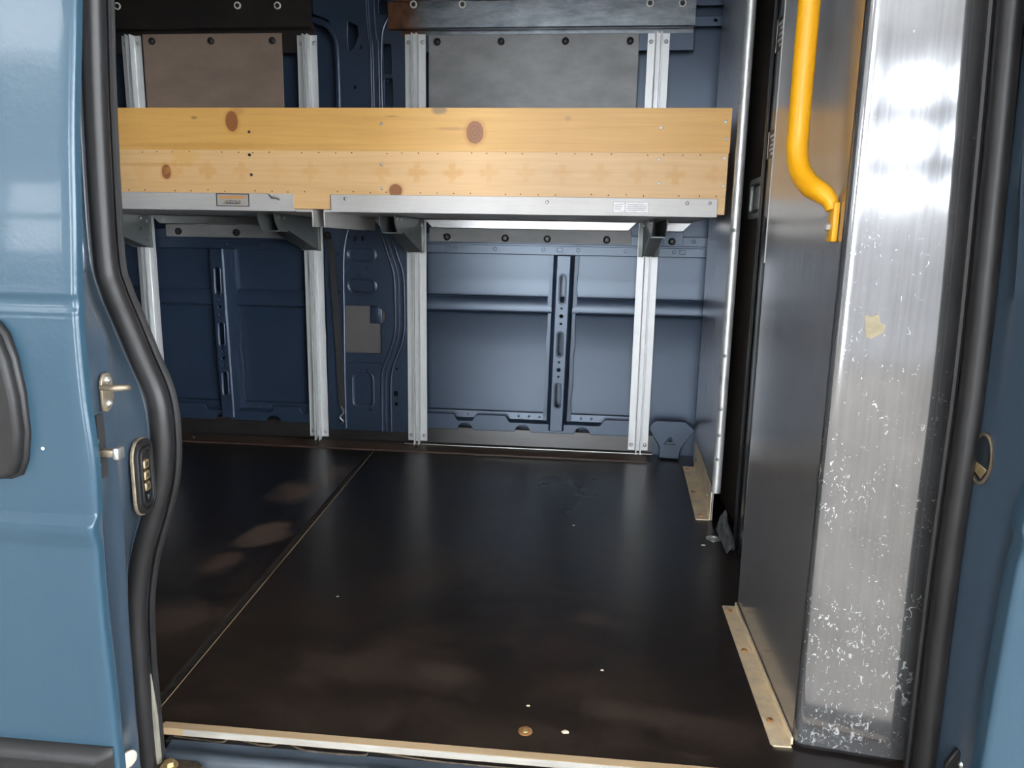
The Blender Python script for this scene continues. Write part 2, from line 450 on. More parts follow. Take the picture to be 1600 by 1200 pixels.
def lathe(name, prof, axis_o, axis_d, mat, parent=None, seg=14):
    """profile of (radius, height) around an axis"""
    d = Vector(axis_d).normalized(); a = d.orthogonal().normalized(); b = d.cross(a); o = Vector(axis_o)
    rows = [[o + d * h + (a * math.cos(2 * math.pi * k / seg) + b * math.sin(2 * math.pi * k / seg)) * r for k in range(seg)] for r, h in prof]
    bm = bmesh.new()
    vv = [[bm.verts.new(q) for q in row] for row in rows]
    for p, q in zip(vv[:-1], vv[1:]):
        for i in range(seg):
            j = (i + 1) % seg; bm.faces.new((p[i], p[j], q[j], q[i]))
    bm.faces.new(vv[0]); bm.faces.new(list(reversed(vv[-1])))
    return from_bm(name, bm, mat, parent, True)

def plate(name, outline, holes, thick, origin, U, V, mat, parent=None, bev=0.0012):
    """flat sheet with real holes: outline and holes are 2D loops in the U,V plane"""
    cu = bpy.data.curves.new(name, 'CURVE'); cu.dimensions = '2D'; cu.fill_mode = 'BOTH'
    cu.extrude = max(thick / 2 - bev, 0.0001); cu.bevel_depth = bev; cu.bevel_resolution = 1; cu.offset = -bev
    for loop in [outline] + list(holes):
        s = cu.splines.new('POLY'); s.points.add(len(loop) - 1); s.use_cyclic_u = True
        for p, q in zip(s.points, loop): p.co = (q[0], q[1], 0, 1)
    o = bpy.data.objects.new('tmp', cu); COL.objects.link(o)
    dg = bpy.context.evaluated_depsgraph_get()
    me = bpy.data.meshes.new_from_object(o.evaluated_get(dg))
    bpy.data.objects.remove(o); bpy.data.curves.remove(cu)
    U = Vector(U); V = Vector(V); N = U.cross(V)
    O = Vector(origin)
    for v in me.vertices:
        v.co = O + U * v.co.x + V * v.co.y + N * v.co.z
    me.name = name
    me.materials.clear()
    return link(name, me, mat, parent, False)

def xz_plate(name, outline, holes, thick, y, mat, parent=None, bev=0.0012):
    # y is the front (camera side) face
    return plate(name, outline, holes, thick, (0, y + thick / 2, 0), (1, 0, 0), (0, 0, 1), mat, parent, bev)

def rrect(cx, cz, w, h, r, n=5):
    pts = []
    for qx, qz, a0 in ((1, 1, 0), (-1, 1, 90), (-1, -1, 180), (1, -1, 270)):
        for k in range(n + 1):
            a = math.radians(a0 + 90 * k / n)
            pts.append((cx + qx * (w / 2 - r) + r * math.cos(a), cz + qz * (h / 2 - r) + r * math.sin(a)))
    return pts

def circ(cx, cz, r, n=12):
    return [(cx + r * math.cos(2 * math.pi * k / n), cz + r * math.sin(2 * math.pi * k / n)) for k in range(n)]

def extrude_x(name, prof, x0, x1, mat, parent=None, smooth=True, thick=0.0, xs=None):
    xs = xs or [x0, x1]
    return grid(name, [[(x, y, z) for (y, z) in prof] for x in xs], mat, parent, smooth, thick)

# shared fastener meshes, facing -Y
_f = {}
def fastener(name, kind, loc, r, mat, parent, face=(0, -1, 0)):
    key = (kind, round(r, 4), mat.name, face)
    if key not in _f:
        prof = {'dome': ((r, 0), (r, 0.25 * r), (r * 0.8, 0.5 * r), (r * 0.35, 0.62 * r), (r * 0.3, 0.4 * r), (r * 0.05, 0.4 * r)),
                'hex': ((r, 0), (r, 0.7 * r), (r * 0.85, 0.85 * r), (r * 0.4, 0.85 * r), (r * 0.05, 0.86 * r)),
                'ring': ((r, 0), (r, 0.3 * r), (r * 0.8, 0.4 * r), (r * 0.62, 0.3 * r), (r * 0.6, 0.02 * r))}[kind]
        if kind == 'ring':
            prof = prof
        o = lathe(name, prof, (0, 0, 0), face, mat, None, 6 if kind == 'hex' else 12)
        me = o.data; bpy.data.objects.remove(o); _f[key] = me
    return link(name, _f[key], mat, parent, False, loc)

# ================================================================== SETTING: unseen workshop canopy and walls, partly shaped for the light
g = box('floor_yard', -14, 14, -9, 8, -0.75, -0.55, M_ground); struct(g, 'grey concrete yard under the van')
r_ = empty('ceiling_canopy', (0, -1.1, 3.35)); struct(r_, 'pale sheet canopy roof over the yard with one opening added to brighten the door')  # unseen canopy; its roof opening is added to brighten the sliding door
for (x0, x1, y0, y1) in ((-9.2, 9.2, -3.0, 6.0), (-9.2, 9.2, -8.2, -4.4), (-9.2, -5.4, -4.4, -3.0), (-3.4, 9.2, -4.4, -3.0)):
    box('roof_sheet', x0, x1, y0, y1, 3.35, 3.50, M_hallroof, r_)
hw = empty('wall_hall', (0, -8.0, -0.55)); struct(hw, 'unseen grey hall front with a small window group and bays laid out to shape the light')
# middle window group; open bays and solid stretches set to balance the light
box('cladding', -0.3, 4.4, -8.2, -7.95, -0.55, 1.42, M_hallwall, hw)
box('cladding', -0.3, 4.4, -8.2, -7.95, 2.95, 3.35, M_hallwall, hw)
box('cladding', -0.3, 0.2, -8.2, -7.95, 1.42, 2.95, M_hallwall, hw)
box('cladding', 2.1, 4.4, -8.2, -7.95, 1.42, 2.95, M_hallwall, hw)
box('cladding', -9.0, -2.4, -8.2, -7.95, -0.55, 1.40, M_hallwall, hw)
box('cladding', -9.0, -2.4, -8.2, -7.95, 2.85, 3.35, M_hallwall, hw)
box('cladding', -6.2, -2.4, -8.2, -7.95, 1.40, 2.85, M_hallwall, hw)
box('glazing_bar', -9.0, -6.2, -8.12, -8.0, 2.05, 2.20, M_hallframe, hw)  # unseen window band added for a bright reflection on the sliding door
for x in (-8.3, -7.3):
    box('window_post', x, x + 0.12, -8.12, -8.0, 1.40, 2.85, M_hallframe, hw)
for z in (1.66, 2.28):
    box('glazing_bar', 0.2, 2.1, -8.12, -8.0, z, z + 0.34, M_hallframe, hw)
for x in (0.8, 1.45):
    box('window_post', x, x + 0.22, -8.12, -8.0, 1.42, 2.95, M_hallframe, hw)
for x in (6.6, 8.9):
    box('bay_post', x, x + 0.16, -8.15, -7.95, -0.55, 3.35, M_hallframe, hw)
struct(box('wall_added_left', -9.2, -9.0, -8.2, 6.0, -0.55, 3.35, M_hallwall), 'unseen grey wall added to cut side light on the van')  # unseen wall added to cut side light on the van's outside
struct(box('wall_added_right', 9.0, 9.2, -8.2, 6.0, -0.55, 0.25, M_hallwall), 'unseen added grey wall, kept low to let light in from the right')  # unseen added wall, kept low so light enters from the right

# ================================================================== SETTING: van shell
fl = empty('floor', (-0.7, 1.9, 0)); struct(fl, 'black-brown phenolic plywood van floor in two boards')
def poly_prism(name, pts, z0, z1, mat, parent, bev=0.0):
    bm = bmesh.new()
    a = [bm.verts.new((x, y, z0)) for x, y in pts]; b = [bm.verts.new((x, y, z1)) for x, y in pts]
    bm.faces.new(a); bm.faces.new(b)
    for i in range(len(pts)):
        j = (i + 1) % len(pts); bm.faces.new((a[i], a[j], b[j], b[i]))
    return from_bm(name, bm, mat, parent)
poly_prism('floor_board', [(-0.7315, 1.085), (1.35, 1.085), (1.35, 2.93), (-0.831, 2.93)], -0.015, 0.0, M_floor, fl)
poly_prism('floor_board', [(-2.4, 1.085), (-0.7555, 1.085), (-0.855, 2.93), (-2.4, 2.93)], -0.015, 0.0, M_floor, fl)
poly_prism('joint_base', [(-0.7555, 1.085), (-0.7315, 1.085), (-0.831, 2.93), (-0.855, 2.93)], -0.015, -0.005, M_dirt, fl)
poly_prism('joint_edging', [(-0.7325, 1.085), (-0.7313, 1.085), (-0.8308, 2.82), (-0.8320, 2.82)], -0.005, 0.0006, M_strip, fl)
poly_prism('subfloor', [(-2.4, 1.12), (1.35, 1.12), (1.35, 2.93), (-2.4, 2.93)], -0.10, -0.016, M_dirt, fl)

struct(box('ceiling', -2.45, 1.4, 1.0, 2.98, 1.90, 1.93, M_ceil), 'van roof above the load space')
struct(box('wall_left', -2.45, -2.40, 1.0, 2.98, -0.10, 1.90, M_paint_in), 'closed rear end of the van')
struct(box('wall_right', 1.35, 1.40, 1.0, 2.98, -0.10, 1.90, M_cab), 'dark cab end of the van')

# ---- far side wall of the van
wb = empty('wall_back', (-0.6, 2.93, 0)); struct(wb, 'dark blue pressed steel inner side of the van')
prof = [(2.965, 1.90), (2.95, 1.55), (2.94, 1.2), (2.935, 0.80), (2.936, 0.70), (2.937, 0.635), (2.935, 0.628), (2.926, 0.622), (2.922, 0.618),
        (2.9135, 0.572), (2.915, 0.566), (2.923, 0.561), (2.935, 0.557), (2.939, 0.545), (2.945, 0.40), (2.946, 0.25), (2.94, 0.05), (2.94, -0.02)]
extrude_x('outer_skin', prof, -2.4, 1.35, M_paint_in, wb)
for (x0, x1) in ((-0.63, -0.125), (-0.03, 0.46), (-1.78, -1.53), (-1.43, -1.04)):
    for (y, z) in ((2.9285, 0.6225), (2.9150, 0.5665)):
        tube('pressed_bead', [(x0, y, z), ((x0 + x1) / 2, y, z), (x1, y, z)], 0.0035, M_paint_in, wb, 8)
# horizontal rail behind the shelf
for (x0, x1) in ((-1.00, -0.985),):
    pass
def rail_band(x0, x1, z0, z1, y, dx, sq, parent):
    holes = []
    for x in dx: holes.append(circ(x, (z0 + z1) / 2 + 0.002, 0.0055, 10))
    for x in sq: holes.append(rrect(x, (z0 + z1) / 2 + 0.002, 0.020, 0.013, 0.002, 2))
    xz_plate('wall_rail', [(x0, z0), (x1, z0), (x1, z1), (x0, z1)], holes, 0.006, y, M_paint_in, parent, 0.002)
rail_band(-0.70, 0.46, 0.831, 0.868, 2.898, (0.345, 0.40), (), wb)
rail_band(-0.70, 0.46, 0.791, 0.826, 2.905, (-0.518, -0.36, -0.17, -0.035, 0.148, 0.33), (-0.545, -0.106, 0.362), wb)
box('rail_web', -0.70, 0.46, 2.906, 2.934, 0.795, 0.868, M_paint_in, wb)
rail_band(-2.30, -1.14, 0.831, 0.868, 2.898, (-1.60, -1.35), (), wb)
rail_band(-2.30, -1.14, 0.791, 0.826, 2.905, (-1.66, -1.45, -1.30), (), wb)
box('rail_web', -2.30, -1.14, 2.906, 2.934, 0.795, 0.868, M_paint_in, wb)
# upper blue rails right of the shelf rail
rail_band(0.345, 0.47, 1.685, 1.735, 2.905, (0.435,), (), wb)
rail_band(0.345, 0.47, 1.615, 1.650, 2.905, (0.43,), (), wb)

# pressed vertical ribs with slots
def rib(xt, xb, wt, wbm, parent):
    z0, z1 = 0.095, 0.790; yf = 2.872; ys = 2.925
    def cx(z): return xb + (xt - xb) * (z - z0) / (z1 - z0)
    def hw(z): return (wbm + (wt - wbm) * (z - z0) / (z1 - z0)) / 2
    holes = []
    for zc, hgt, w in ((0.662, 0.105, 0.017), (0.446, 0.090, 0.017), (0.240, 0.095, 0.017)):
        holes.append(rrect(cx(zc), zc, w, hgt, w / 2 - 0.0005, 5))
    for zc, rr in ((0.588, 0.003), (0.557, 0.0065), (0.527, 0.0035), (0.375, 0.003), (0.345, 0.0065), (0.317, 0.003)):
        holes.append(circ(cx(zc), zc, rr, 10))
    o = xz_plate('rib', [(cx(z0) - hw(z0), z0), (cx(z0) + hw(z0), z0), (cx(z1) + hw(z1), z1), (cx(z1) - hw(z1), z1)], holes, 0.004, yf, M_paint_in, parent, 0.0018)
    for s in (-1, 1):
        rows = []
        for k in range(13):
            z = z0 + (z1 - z0) * k / 12
            e = cx(z) + s * hw(z)
            jag = 0.003 * math.sin(k * 2.3)
            rows.append([(e - s * 0.001, yf + 0.001, z), (e + s * 0.005, yf + 0.006, z), (e + s * 0.012, ys - 0.014, z), (e + s * 0.016, ys - 0.009, z), (e + s * (0.030 + jag), ys - 0.008, z), (e + s * (0.031 + jag), ys + 0.012, z)])
        grid('rib_flange', rows, M_paint_in, o)
    for zc, hgt in ((0.662, 0.105), (0.240, 0.095), (0.446, 0.09)):
        pp = rrect(cx(zc), zc, 0.027, hgt + 0.012, 0.0133, 5); pp.append(pp[0])
        tube('slot_bead', [(x, yf - 0.0002, z) for x, z in pp], 0.0016, M_paint_in, o, 6, up=(0, 1, 0))
    return o
rib(-0.088, -0.100, 0.052, 0.050, wb)
rib(-1.488, -1.474, 0.050, 0.046, wb)
rib(-2.15, -2.15, 0.05, 0.046, wb)

# scalloped sill rail along the wall foot
def sill_rail(x0, x1, bumps, cuts, parent):
    top = []; n = int((x1 - x0) / 0.006)
    for k in range(n + 1):
        x = x0 + (x1 - x0) * k / n; z = 0.122
        for c, w in bumps:
            d = abs(x - c) / w
            if d < 1: z = 0.122 + 0.027 * (1 if d < 0.72 else 0.5 + 0.5 * math.cos(math.pi * (d - 0.72) / 0.28))
        top.append((x, z))
    bot = [(x0, 0.03)]
    low = [(x1, 0.03)]
    pts = top[:]
    lower = []
    for k in range(n + 1):
        x = x1 - (x1 - x0) * k / n; z = 0.083
        for c in cuts:
            d = abs(x - c)
            if d < 0.030: z = 0.083 + 0.028 * math.sqrt(max(0, 1 - (d / 0.030) ** 2))
        lower.append((x, z))
    o = xz_plate('sill_rail', pts + lower, [], 0.006, 2.882, M_paint_in, parent, 0.0025)
    extrude_x('sill_flange', [(2.884, 0.118), (2.905, 0.122), (2.918, 0.128), (2.920, 0.155), (2.936, 0.157)], x0, x1, M_paint_in, o)
    x = x0 + 0.05
    while x < x1:
        if all(abs(x - c) > w for c, w in bumps):
            lathe('spot_weld', ((0.006, 0), (0.004, 0.0016), (0.001, 0.002)), (x, 2.9195, 0.140), (0, -1, 0), M_paint_in, o, 8)
        x += 0.042
    return o
sill_rail(-0.64, 0.262, ((-0.575, 0.075), (-0.365, 0.080), (0.165, 0.095)), (-0.47, -0.235, 0.005), wb)
sill_rail(-1.78, -1.12, ((-1.65, 0.09), (-1.22, 0.07)), (-1.50, -1.28), wb)
# gusset in the corner with tie-down
gs = xz_plate('corner_gusset', [(0.27, 0.118), (0.272, 0.140), (0.292, 0.158), (0.408, 0.158), (0.428, 0.140), (0.445, 0.125), (0.395, 0.045), (0.39, 0.006), (0.31, 0.006), (0.312, 0.05)],
              [], 0.008, 2.862, M_paint_in, wb, 0.003)
tube('tie_down_bead', [(0.330, 2.861, 0.062), (0.352, 2.858, 0.093), (0.374, 2.861, 0.062), (0.330, 2.861, 0.062)], 0.0028, M_paint_in, gs, 8)
fastener('tie_down_hole', 'dome', (0.352, 2.861, 0.078), 0.006, M_hole, gs)

# pillar between the bays (below the shelf)
pil = xz_plate('pillar_panel', [(-1.04, 0.06), (-0.70, 0.06), (-0.70, 0.93), (-1.04, 0.93)],
    [rrect(-0.887, 0.778, 0.098, 0.040, 0.0195, 6), rrect(-0.890, 0.655, 0.098, 0.044, 0.0215, 6),
     [(-0.965, 0.385), (-0.814, 0.385), (-0.814, 0.505), (-0.795, 0.515), (-0.795, 0.556), (-0.812, 0.565), (-0.835, 0.577), (-0.965, 0.577)],
     rrect(-0.893, 0.232, 0.075, 0.125, 0.016, 5),
     circ(-0.94, 0.845, 0.005, 8), rrect(-0.915, 0.84, 0.010, 0.014, 0.002, 2), rrect(-0.885, 0.84, 0.010, 0.014, 0.002, 2), rrect(-0.872, 0.725, 0.014, 0.009, 0.002, 2), rrect(-0.902, 0.698, 0.012, 0.008, 0.002, 2),
     circ(-0.938, 0.725, 0.004, 8), rrect(-0.905, 0.312, 0.008, 0.012, 0.001, 2), rrect(-0.877, 0.312, 0.008, 0.012, 0.001, 2), rrect(-0.868, 0.150, 0.014, 0.009, 0.002, 2),
     rrect(-0.758, 0.222, 0.017, 0.022, 0.006, 4), rrect(-0.757, 0.178, 0.012, 0.012, 0.002, 2), circ(-0.752, 0.325, 0.005, 8), circ(-0.752, 0.130, 0.005, 8),
     circ(-0.985, 0.78, 0.004, 8), circ(-0.985, 0.63, 0.006, 8), circ(-0.987, 0.515, 0.007, 8), circ(-0.985, 0.48, 0.005, 8), circ(-0.98, 0.31, 0.005, 8)],
    0.006, 2.883, M_paint_in, wb, 0.0018)
box('pocket_floor', -0.95, -0.82, 2.896, 2.900, 0.60, 0.82, M_paint_in, pil)
box('pocket_floor', -0.95, -0.83, 2.900, 2.904, 0.15, 0.31, M_paint_in, pil)
box('inner_skin', -0.985, -0.775, 2.908, 2.912, 0.36, 0.592, M_inner, pil)
bm = bmesh.new(); add_box(bm, -0.862, -0.812, 2.893, 2.906, 0.505, 0.574, 0.004); from_bm('clip_bracket', bm, M_paint_in, pil, True)
for zc, hgt in ((0.778, 0.040), (0.655, 0.044)):
    for gr in (0.010, 0.020):
        pp = rrect(-0.888, zc, 0.098 + gr, hgt + gr, (hgt + gr) / 2 - 0.0005, 6); pp.append(pp[0])
        tube('pressed_bead', [(x, 2.8825, z) for x, z in pp], 0.0028, M_paint_in, pil, 8, up=(0, 1, 0))
pp = rrect(-0.893, 0.232, 0.089, 0.139, 0.022, 6); pp.append(pp[0])
tube('pressed_bead', [(x, 2.8825, z) for x, z in pp], 0.003, M_paint_in, pil, 8, up=(0, 1, 0))
def sbead(off, r):
    pts = [(-0.802 + off * 0.8, 2.880, 0.925), (-0.800 + off, 2.880, 0.860), (-0.778 + off, 2.880, 0.785), (-0.754 + off, 2.880, 0.705), (-0.750 + off, 2.880, 0.60),
           (-0.750 + off, 2.880, 0.50), (-0.762 + off, 2.880, 0.43), (-0.795 + off, 2.880, 0.345), (-0.808 + off, 2.880, 0.285), (-0.810 + off, 2.880, 0.18), (-0.810 + off, 2.880, 0.062)]
    tube('pressed_bead', smooth_path(pts, 5), r, M_paint_in, pil, 10, up=(0, 1, 0))
sbead(-0.004, 0.006); sbead(0.012, 0.004); sbead(0.034, 0.007)
tube('pressed_bead', smooth_path([(-0.93, 2.881, 0.90), (-0.95, 2.881, 0.84), (-0.962, 2.881, 0.74), (-0.965, 2.881, 0.5), (-0.968, 2.881, 0.3), (-0.968, 2.881, 0.07)], 5), 0.005, M_paint_in, pil, 8, up=(0, 1, 0))
tube('pressed_bead', [(-0.965, 2.8825, 0.345), (-0.89, 2.8825, 0.345), (-0.81, 2.8825, 0.345)], 0.004, M_paint_in, pil, 8, up=(0, 1, 0))
# pillar above the shelf
pu = xz_plate('upper_pillar_panel', [(-0.965, 0.93), (-0.70, 0.93), (-0.70, 1.54), (-0.722, 1.60), (-0.735, 1.66), (-0.735, 1.88), (-1.06, 1.88), (-1.06, 1.665), (-1.0, 1.645), (-0.975, 1.60), (-0.966, 1.54)],
    [[(-0.925, 1.640), (-0.888, 1.622), (-0.884, 1.59), (-0.905, 1.545), (-0.918, 1.535), (-0.926, 1.56)],
     rrect(-0.775, 1.505, 0.030, 0.105, 0.006, 3), rrect(-0.771, 1.385, 0.030, 0.10, 0.006, 3),
     rrect(-0.790, 1.685, 0.030, 0.055, 0.008, 3),
     circ(-0.877, 1.548, 0.006, 8), circ(-0.903, 1.405, 0.007, 8), circ(-0.922, 1.537, 0.003, 6), circ(-0.775, 1.428, 0.005, 8)],
    0.006, 2.883, M_paint_in, wb, 0.002)
for off in (0.0, 0.008, 0.030):
    tube('pressed_bead', smooth_path([(-0.855 + off, 2.881, 1.86), (-0.853 + off, 2.881, 1.70), (-0.846 + off, 2.881, 1.585), (-0.838 + off, 2.881, 1.55), (-0.836 + off, 2.881, 1.4), (-0.832 + off, 2.881, 1.1)], 4), 0.0035, M_paint_in, pu, 8, up=(0, 1, 0))
tube('pressed_bead', smooth_path([(-0.795, 2.88, 1.30), (-0.797, 2.88, 1.5), (-0.790, 2.88, 1.60), (-0.765, 2.88, 1.65), (-0.735, 2.88, 1.68)], 5), 0.005, M_paint_in, pu, 8, up=(0, 1, 0))
tube('arch_lip', smooth_path([(-0.966, 2.89, 1.30), (-0.968, 2.89, 1.54), (-0.985, 2.89, 1.605), (-1.02, 2.89, 1.635), (-1.06, 2.89, 1.645)], 5), 0.012, M_paint_in, pu, 10, up=(0, 1, 0))

# webbing strap hanging beside the pillar
st = empty('webbing_strap', (-1.0, 2.86, 0.10)); tag(st, 'dark webbing strap hanging beside the blue pillar below the shelf', 'strap')
sp_ = smooth_path([(-1.018, 2.872, 0.84), (-1.005, 2.868, 0.78), (-0.998, 2.866, 0.66), (-0.990, 2.866, 0.50), (-0.983, 2.866, 0.32), (-0.978, 2.868, 0.16)], 6)
tube('webbing', sp_, 1.0, M_strap, st, profile=[(0.0012, 0.014), (-0.0012, 0.014), (-0.0012, -0.014), (0.0012, -0.014)], up=(0, 1, 0))
lathe('anchor_knob', ((0.014, 0), (0.016, 0.008), (0.012, 0.018), (0.002, 0.020)), (-1.022, 2.877, 0.850), (0, -1, 0), M_blackplast, st)
tube('hook_end', smooth_path([(-0.982, 2.866, 0.165), (-0.970, 2.860, 0.140), (-0.985, 2.858, 0.120), (-0.972, 2.862, 0.100), (-0.988, 2.866, 0.088)], 5), 0.0035, M_zinc, st, 8)

# black skirt and floor trim along the wall foot
sk = empty('baseboard_back', (-0.6, 2.89, 0)); struct(sk, 'black plastic skirt along the foot of the far wall')
extrude_x('skirt_board', [(2.915, 0.092), (2.893, 0.093), (2.889, 0.089), (2.884, 0.024), (2.872, 0.016)], -2.35, 0.285, M_tray, sk, True)
extrude_x('skirt_edge', [(2.872, 0.0195), (2.868, 0.0195), (2.868, 0.016)], -0.72, 0.285, M_zinc, sk, False)
bm = bmesh.new()
pr = [(2.884, 0.016), (2.868, 0.0165), (2.806, 0.006), (2.803, 0.0)]
extrude_x('floor_trim_strip', pr, -2.35, 0.262, M_brownstrip, sk, False, thick=0.0)
for x in (-1.61, -1.08, -0.66): fastener('trim_screw', 'dome', (x, 2.835, 0.0115), 0.010, M_tray, sk, (0, 0, 1))

# ================================================================== shelving uprights
tprof_half = [(0.039, 0.0), (0.039, -0.004), (0.014, -0.004), (0.012, -0.006), (0.0105, -0.030), (0.0065, -0.030), (0.0055, -0.012), (0.0, -0.012)]
UPR = [(-1.785, 1.594, 'galvanised shelf upright nearest the rubber seal, leftmost of four'),
       (-1.083, 1.590, 'galvanised shelf upright left of the pressed blue pillar'),
       (-0.666, 1.590, 'galvanised shelf upright right of the pressed blue pillar'),
       (0.229, 1.586, 'galvanised shelf upright next to the far aluminium partition')]
for i, (ux, ut, lab) in enumerate(UPR):
    t = empty('shelf_upright', (ux, 2.882, 0.028)); tag(t, lab, 'shelf upright', 'four uprights along the far wall')
    pts = [(x, y) for x, y in tprof_half] + [(-x, y) for x, y in reversed(tprof_half[:-1])]
    rows = []
    zb, zt = 0.030, ut
    for z in (zb, zt):
        rows.append([(ux + x, 2.884 + y, z) for x, y in pts])
    bm = bmesh.new()
    a = [bm.verts.new(p) for p in rows[0]]; b = [bm.verts.new(p) for p in rows[1]]
    bm.faces.new(a); bm.faces.new(b)
    for k in range(len(pts)):
        j = (k + 1) % len(pts); bm.faces.new((a[k], a[j], b[j], b[k]))
    ch = from_bm('channel', bm, M_upright, t)
    for s in (-1, 1):
        box('groove_lip', ux + s * 0.0086 - 0.002, ux + s * 0.0086 + 0.002, 2.853, 2.880, zb - 0.012, zb + 0.001, M_upright, t)
        for z in (zb + 0.022, zt - 0.028):
            fastener('bolt', 'dome', (ux + s * 0.027, 2.8802, z), 0.0075, M_zinc, t)
    # folded steel bracket arm
    zt_ = 0.917
    br_out = [(2.878, 0.790), (2.878, zt_), (2.445, zt_), (2.452, 0.890), (2.480, 0.862), (2.505, 0.858), (2.560, 0.864), (2.855, 0.790)]
    xo = {0: 0.030, 1: 0.030, 2: 0.026, 3: 0.022}[i]
    bk = None
    for s in (-1, 1):
        xs_ = ux + s * xo
        o = plate('bracket_arm' if bk is None else 'side_plate', br_out, [circ(2.60, 0.888, 0.004, 8), circ(2.80, 0.865, 0.006, 8), circ(2.84, 0.82, 0.005, 8)], 0.003, (xs_, 0, 0), (0, 1, 0), (0, 0, 1), M_bracket, t if bk is None else bk, 0.0006)
        if bk is None: bk = o
    box('arm_web', ux - xo, ux + xo, 2.482, 2.560, 0.8585, 0.8615, M_bracket, bk)
    bm = bmesh.new()
    q = [bm.verts.new(p) for p in ((ux - xo, 2.56, 0.864), (ux + xo, 2.56, 0.864), (ux + xo, 2.85, 0.793), (ux - xo, 2.85, 0.793))]
    bm.faces.new(q); bmesh.ops.solidify(bm, geom=bm.faces[:], thickness=0.003); from_bm('arm_web', bm, M_bracket, bk)
    box('mounting_plate', ux - 0.038, ux + 0.038, 2.846, 2.850, 0.792, 0.917, M_bracket, bk, 0.001)
    for yy in (2.47, 2.52, 2.80):
        fastener('hinge_bolt', 'hex', (ux + xo + 0.0015, yy, 0.905), 0.006, M_zinc, bk, (1, 0, 0))
        fastener('hinge_bolt', 'hex', (ux - xo - 0.0015, yy, 0.905), 0.006, M_zinc, bk, (-1, 0, 0))
    fastener('pivot_bolt', 'dome', (ux + 0.028, 2.845, 0.895), 0.009, M_zinc, bk)

# ================================================================== shelf with plank front
sh = empty('wall_shelf', (-0.62, 2.56, 0.92)); tag(sh, 'long wall shelf with pine plank front above folding steel brackets', 'shelf')
xl, xr = -2.02, 0.398
bm = bmesh.new(); add_box(bm, xl, xr + 0.001, 2.270, 2.290, 1.1001, 1.2245, 0.0003, 1); pu_ = from_bm('plank', bm, M_woodU, sh)
bm = bmesh.new(); add_box(bm, xl, xr - 0.001, 2.2704, 2.290, 0.926, 1.0999, 0.0003, 1); pl_ = from_bm('plank', bm, M_woodL, sh)
box('deck_board', xl, xr - 0.002, 2.291, 2.83, 0.926, 0.940, M_woodP, sh)
box('end_plank', xr - 0.022, xr - 0.002, 2.291, 2.83, 0.941, 1.21, M_woodP, sh)
box('end_plank', xl, xl + 0.02, 2.291, 2.83, 0.941, 1.21, M_woodP, sh)
for (x, z) in ((0.200, 1.169), (0.199, 1.081), (0.203, 1.014), (0.382, 1.187), (0.386, 1.139), (0.386, 1.086), (0.387, 1.007), (-0.630, 1.179), (-0.632, 1.061), (-0.631, 0.99)):
    fastener('screw', 'dome', (x, 2.2702, z), 0.0048, M_whitering if x > -0.5 else M_zinc, sh)
for (x, z) in ((-1.046, 1.154), (-1.048, 1.086), (-1.045, 1.027)):
    fastener('screw', 'dome', (x, 2.2702, z), 0.0045, M_darkscrew, sh)
k = 0
x = -1.45
while x < 0.39:
    for z in (1.094, 0.978):
        if (k * 7) % 5 != 0: fastener('nail_head', 'dome', (x + random.uniform(-0.004, 0.004), 2.2704, z + random.uniform(-0.002, 0.002)), 0.0018, M_darkscrew, pl_)
        k += 1
    x += 0.052
def pan(x0, x1, xf0, xf1, endl, endr, name):
    o = None
    prof = [(2.2625, 0.972), (2.2625, 0.9215), (2.264, 0.9185), (2.30, 0.918), (2.862, 0.918), (2.866, 0.916), (2.868, 0.887), (2.856, 0.884)]
    # front lip (pressed, slightly proud of the planks)
    bm = bmesh.new(); add_box(bm, x0, x1, 2.2605, 2.2655, 0.9175, 0.9705, 0.0012, 1)
    lip = from_bm('shelf_lip', bm, M_pan, sh)
    box('tray_sheet', xf0, xf1, 2.2656, 2.862, 0.9190, 0.9245, M_pan, lip)
    # rear down-turned flange with mitred ends
    fx0, fx1 = xf0 + 0.06, xf1 - 0.06
    return lip, fx0, fx1
lipL, a0, a1 = pan(-2.02, -0.909, -2.02, -0.852, 0, 1, 'l')
lipR, b0, b1 = pan(-0.791, 0.374, -0.815, 0.374, 1, 0, 'r')
def rear_flange(x0, x1, parent):
    bm = bmesh.new()
    pts = [[(x0 - 0.03, 2.78, 0.9185), (x1 + 0.03, 2.78, 0.9185)], [(x0 - 0.03, 2.84, 0.9185), (x1 + 0.03, 2.84, 0.9185)], [(x0 - 0.028, 2.8415, 0.9165), (x1 + 0.028, 2.8415, 0.9165)], [(x0, 2.8425, 0.888), (x1, 2.8425, 0.888)], [(x0, 2.850, 0.8855), (x1, 2.850, 0.8855)]]
    v = [[bm.verts.new(p) for p in r] for r in pts]
    for r, s in zip(v[:-1], v[1:]): bm.faces.new((r[0], r[1], s[1], s[0]))
    bmesh.ops.solidify(bm, geom=bm.faces[:], thickness=0.0018)
    return from_bm('rear_flange', bm, M_flange, parent)
rear_flange(-0.595, 0.150, lipR); rear_flange(0.285, 0.350, lipR); rear_flange(-0.80, -0.73, lipR)
rear_flange(-1.70, -1.15, lipL)
for xx, par, d in ((-0.852, lipL, -1), (-0.815, lipR, 1)):
    box('end_flange', xx - 0.0022, xx + 0.0022, 2.268, 2.82, 0.872, 0.919, M_pan, par)
    box('end_flange_top', min(xx, xx + d * 0.05), max(xx, xx + d * 0.05), 2.262, 2.2655, 0.9165, 0.9215, M_pan, par)
for (x, z, par) in ((-0.971, 0.960, lipL), (-0.745, 0.957, lipR), (-0.125, 0.955, lipR), (0.286, 0.957, lipR), (0.352, 0.958, lipR)):
    fastener('screw', 'dome', (x, 2.2604, z), 0.0052, M_zinc, par)
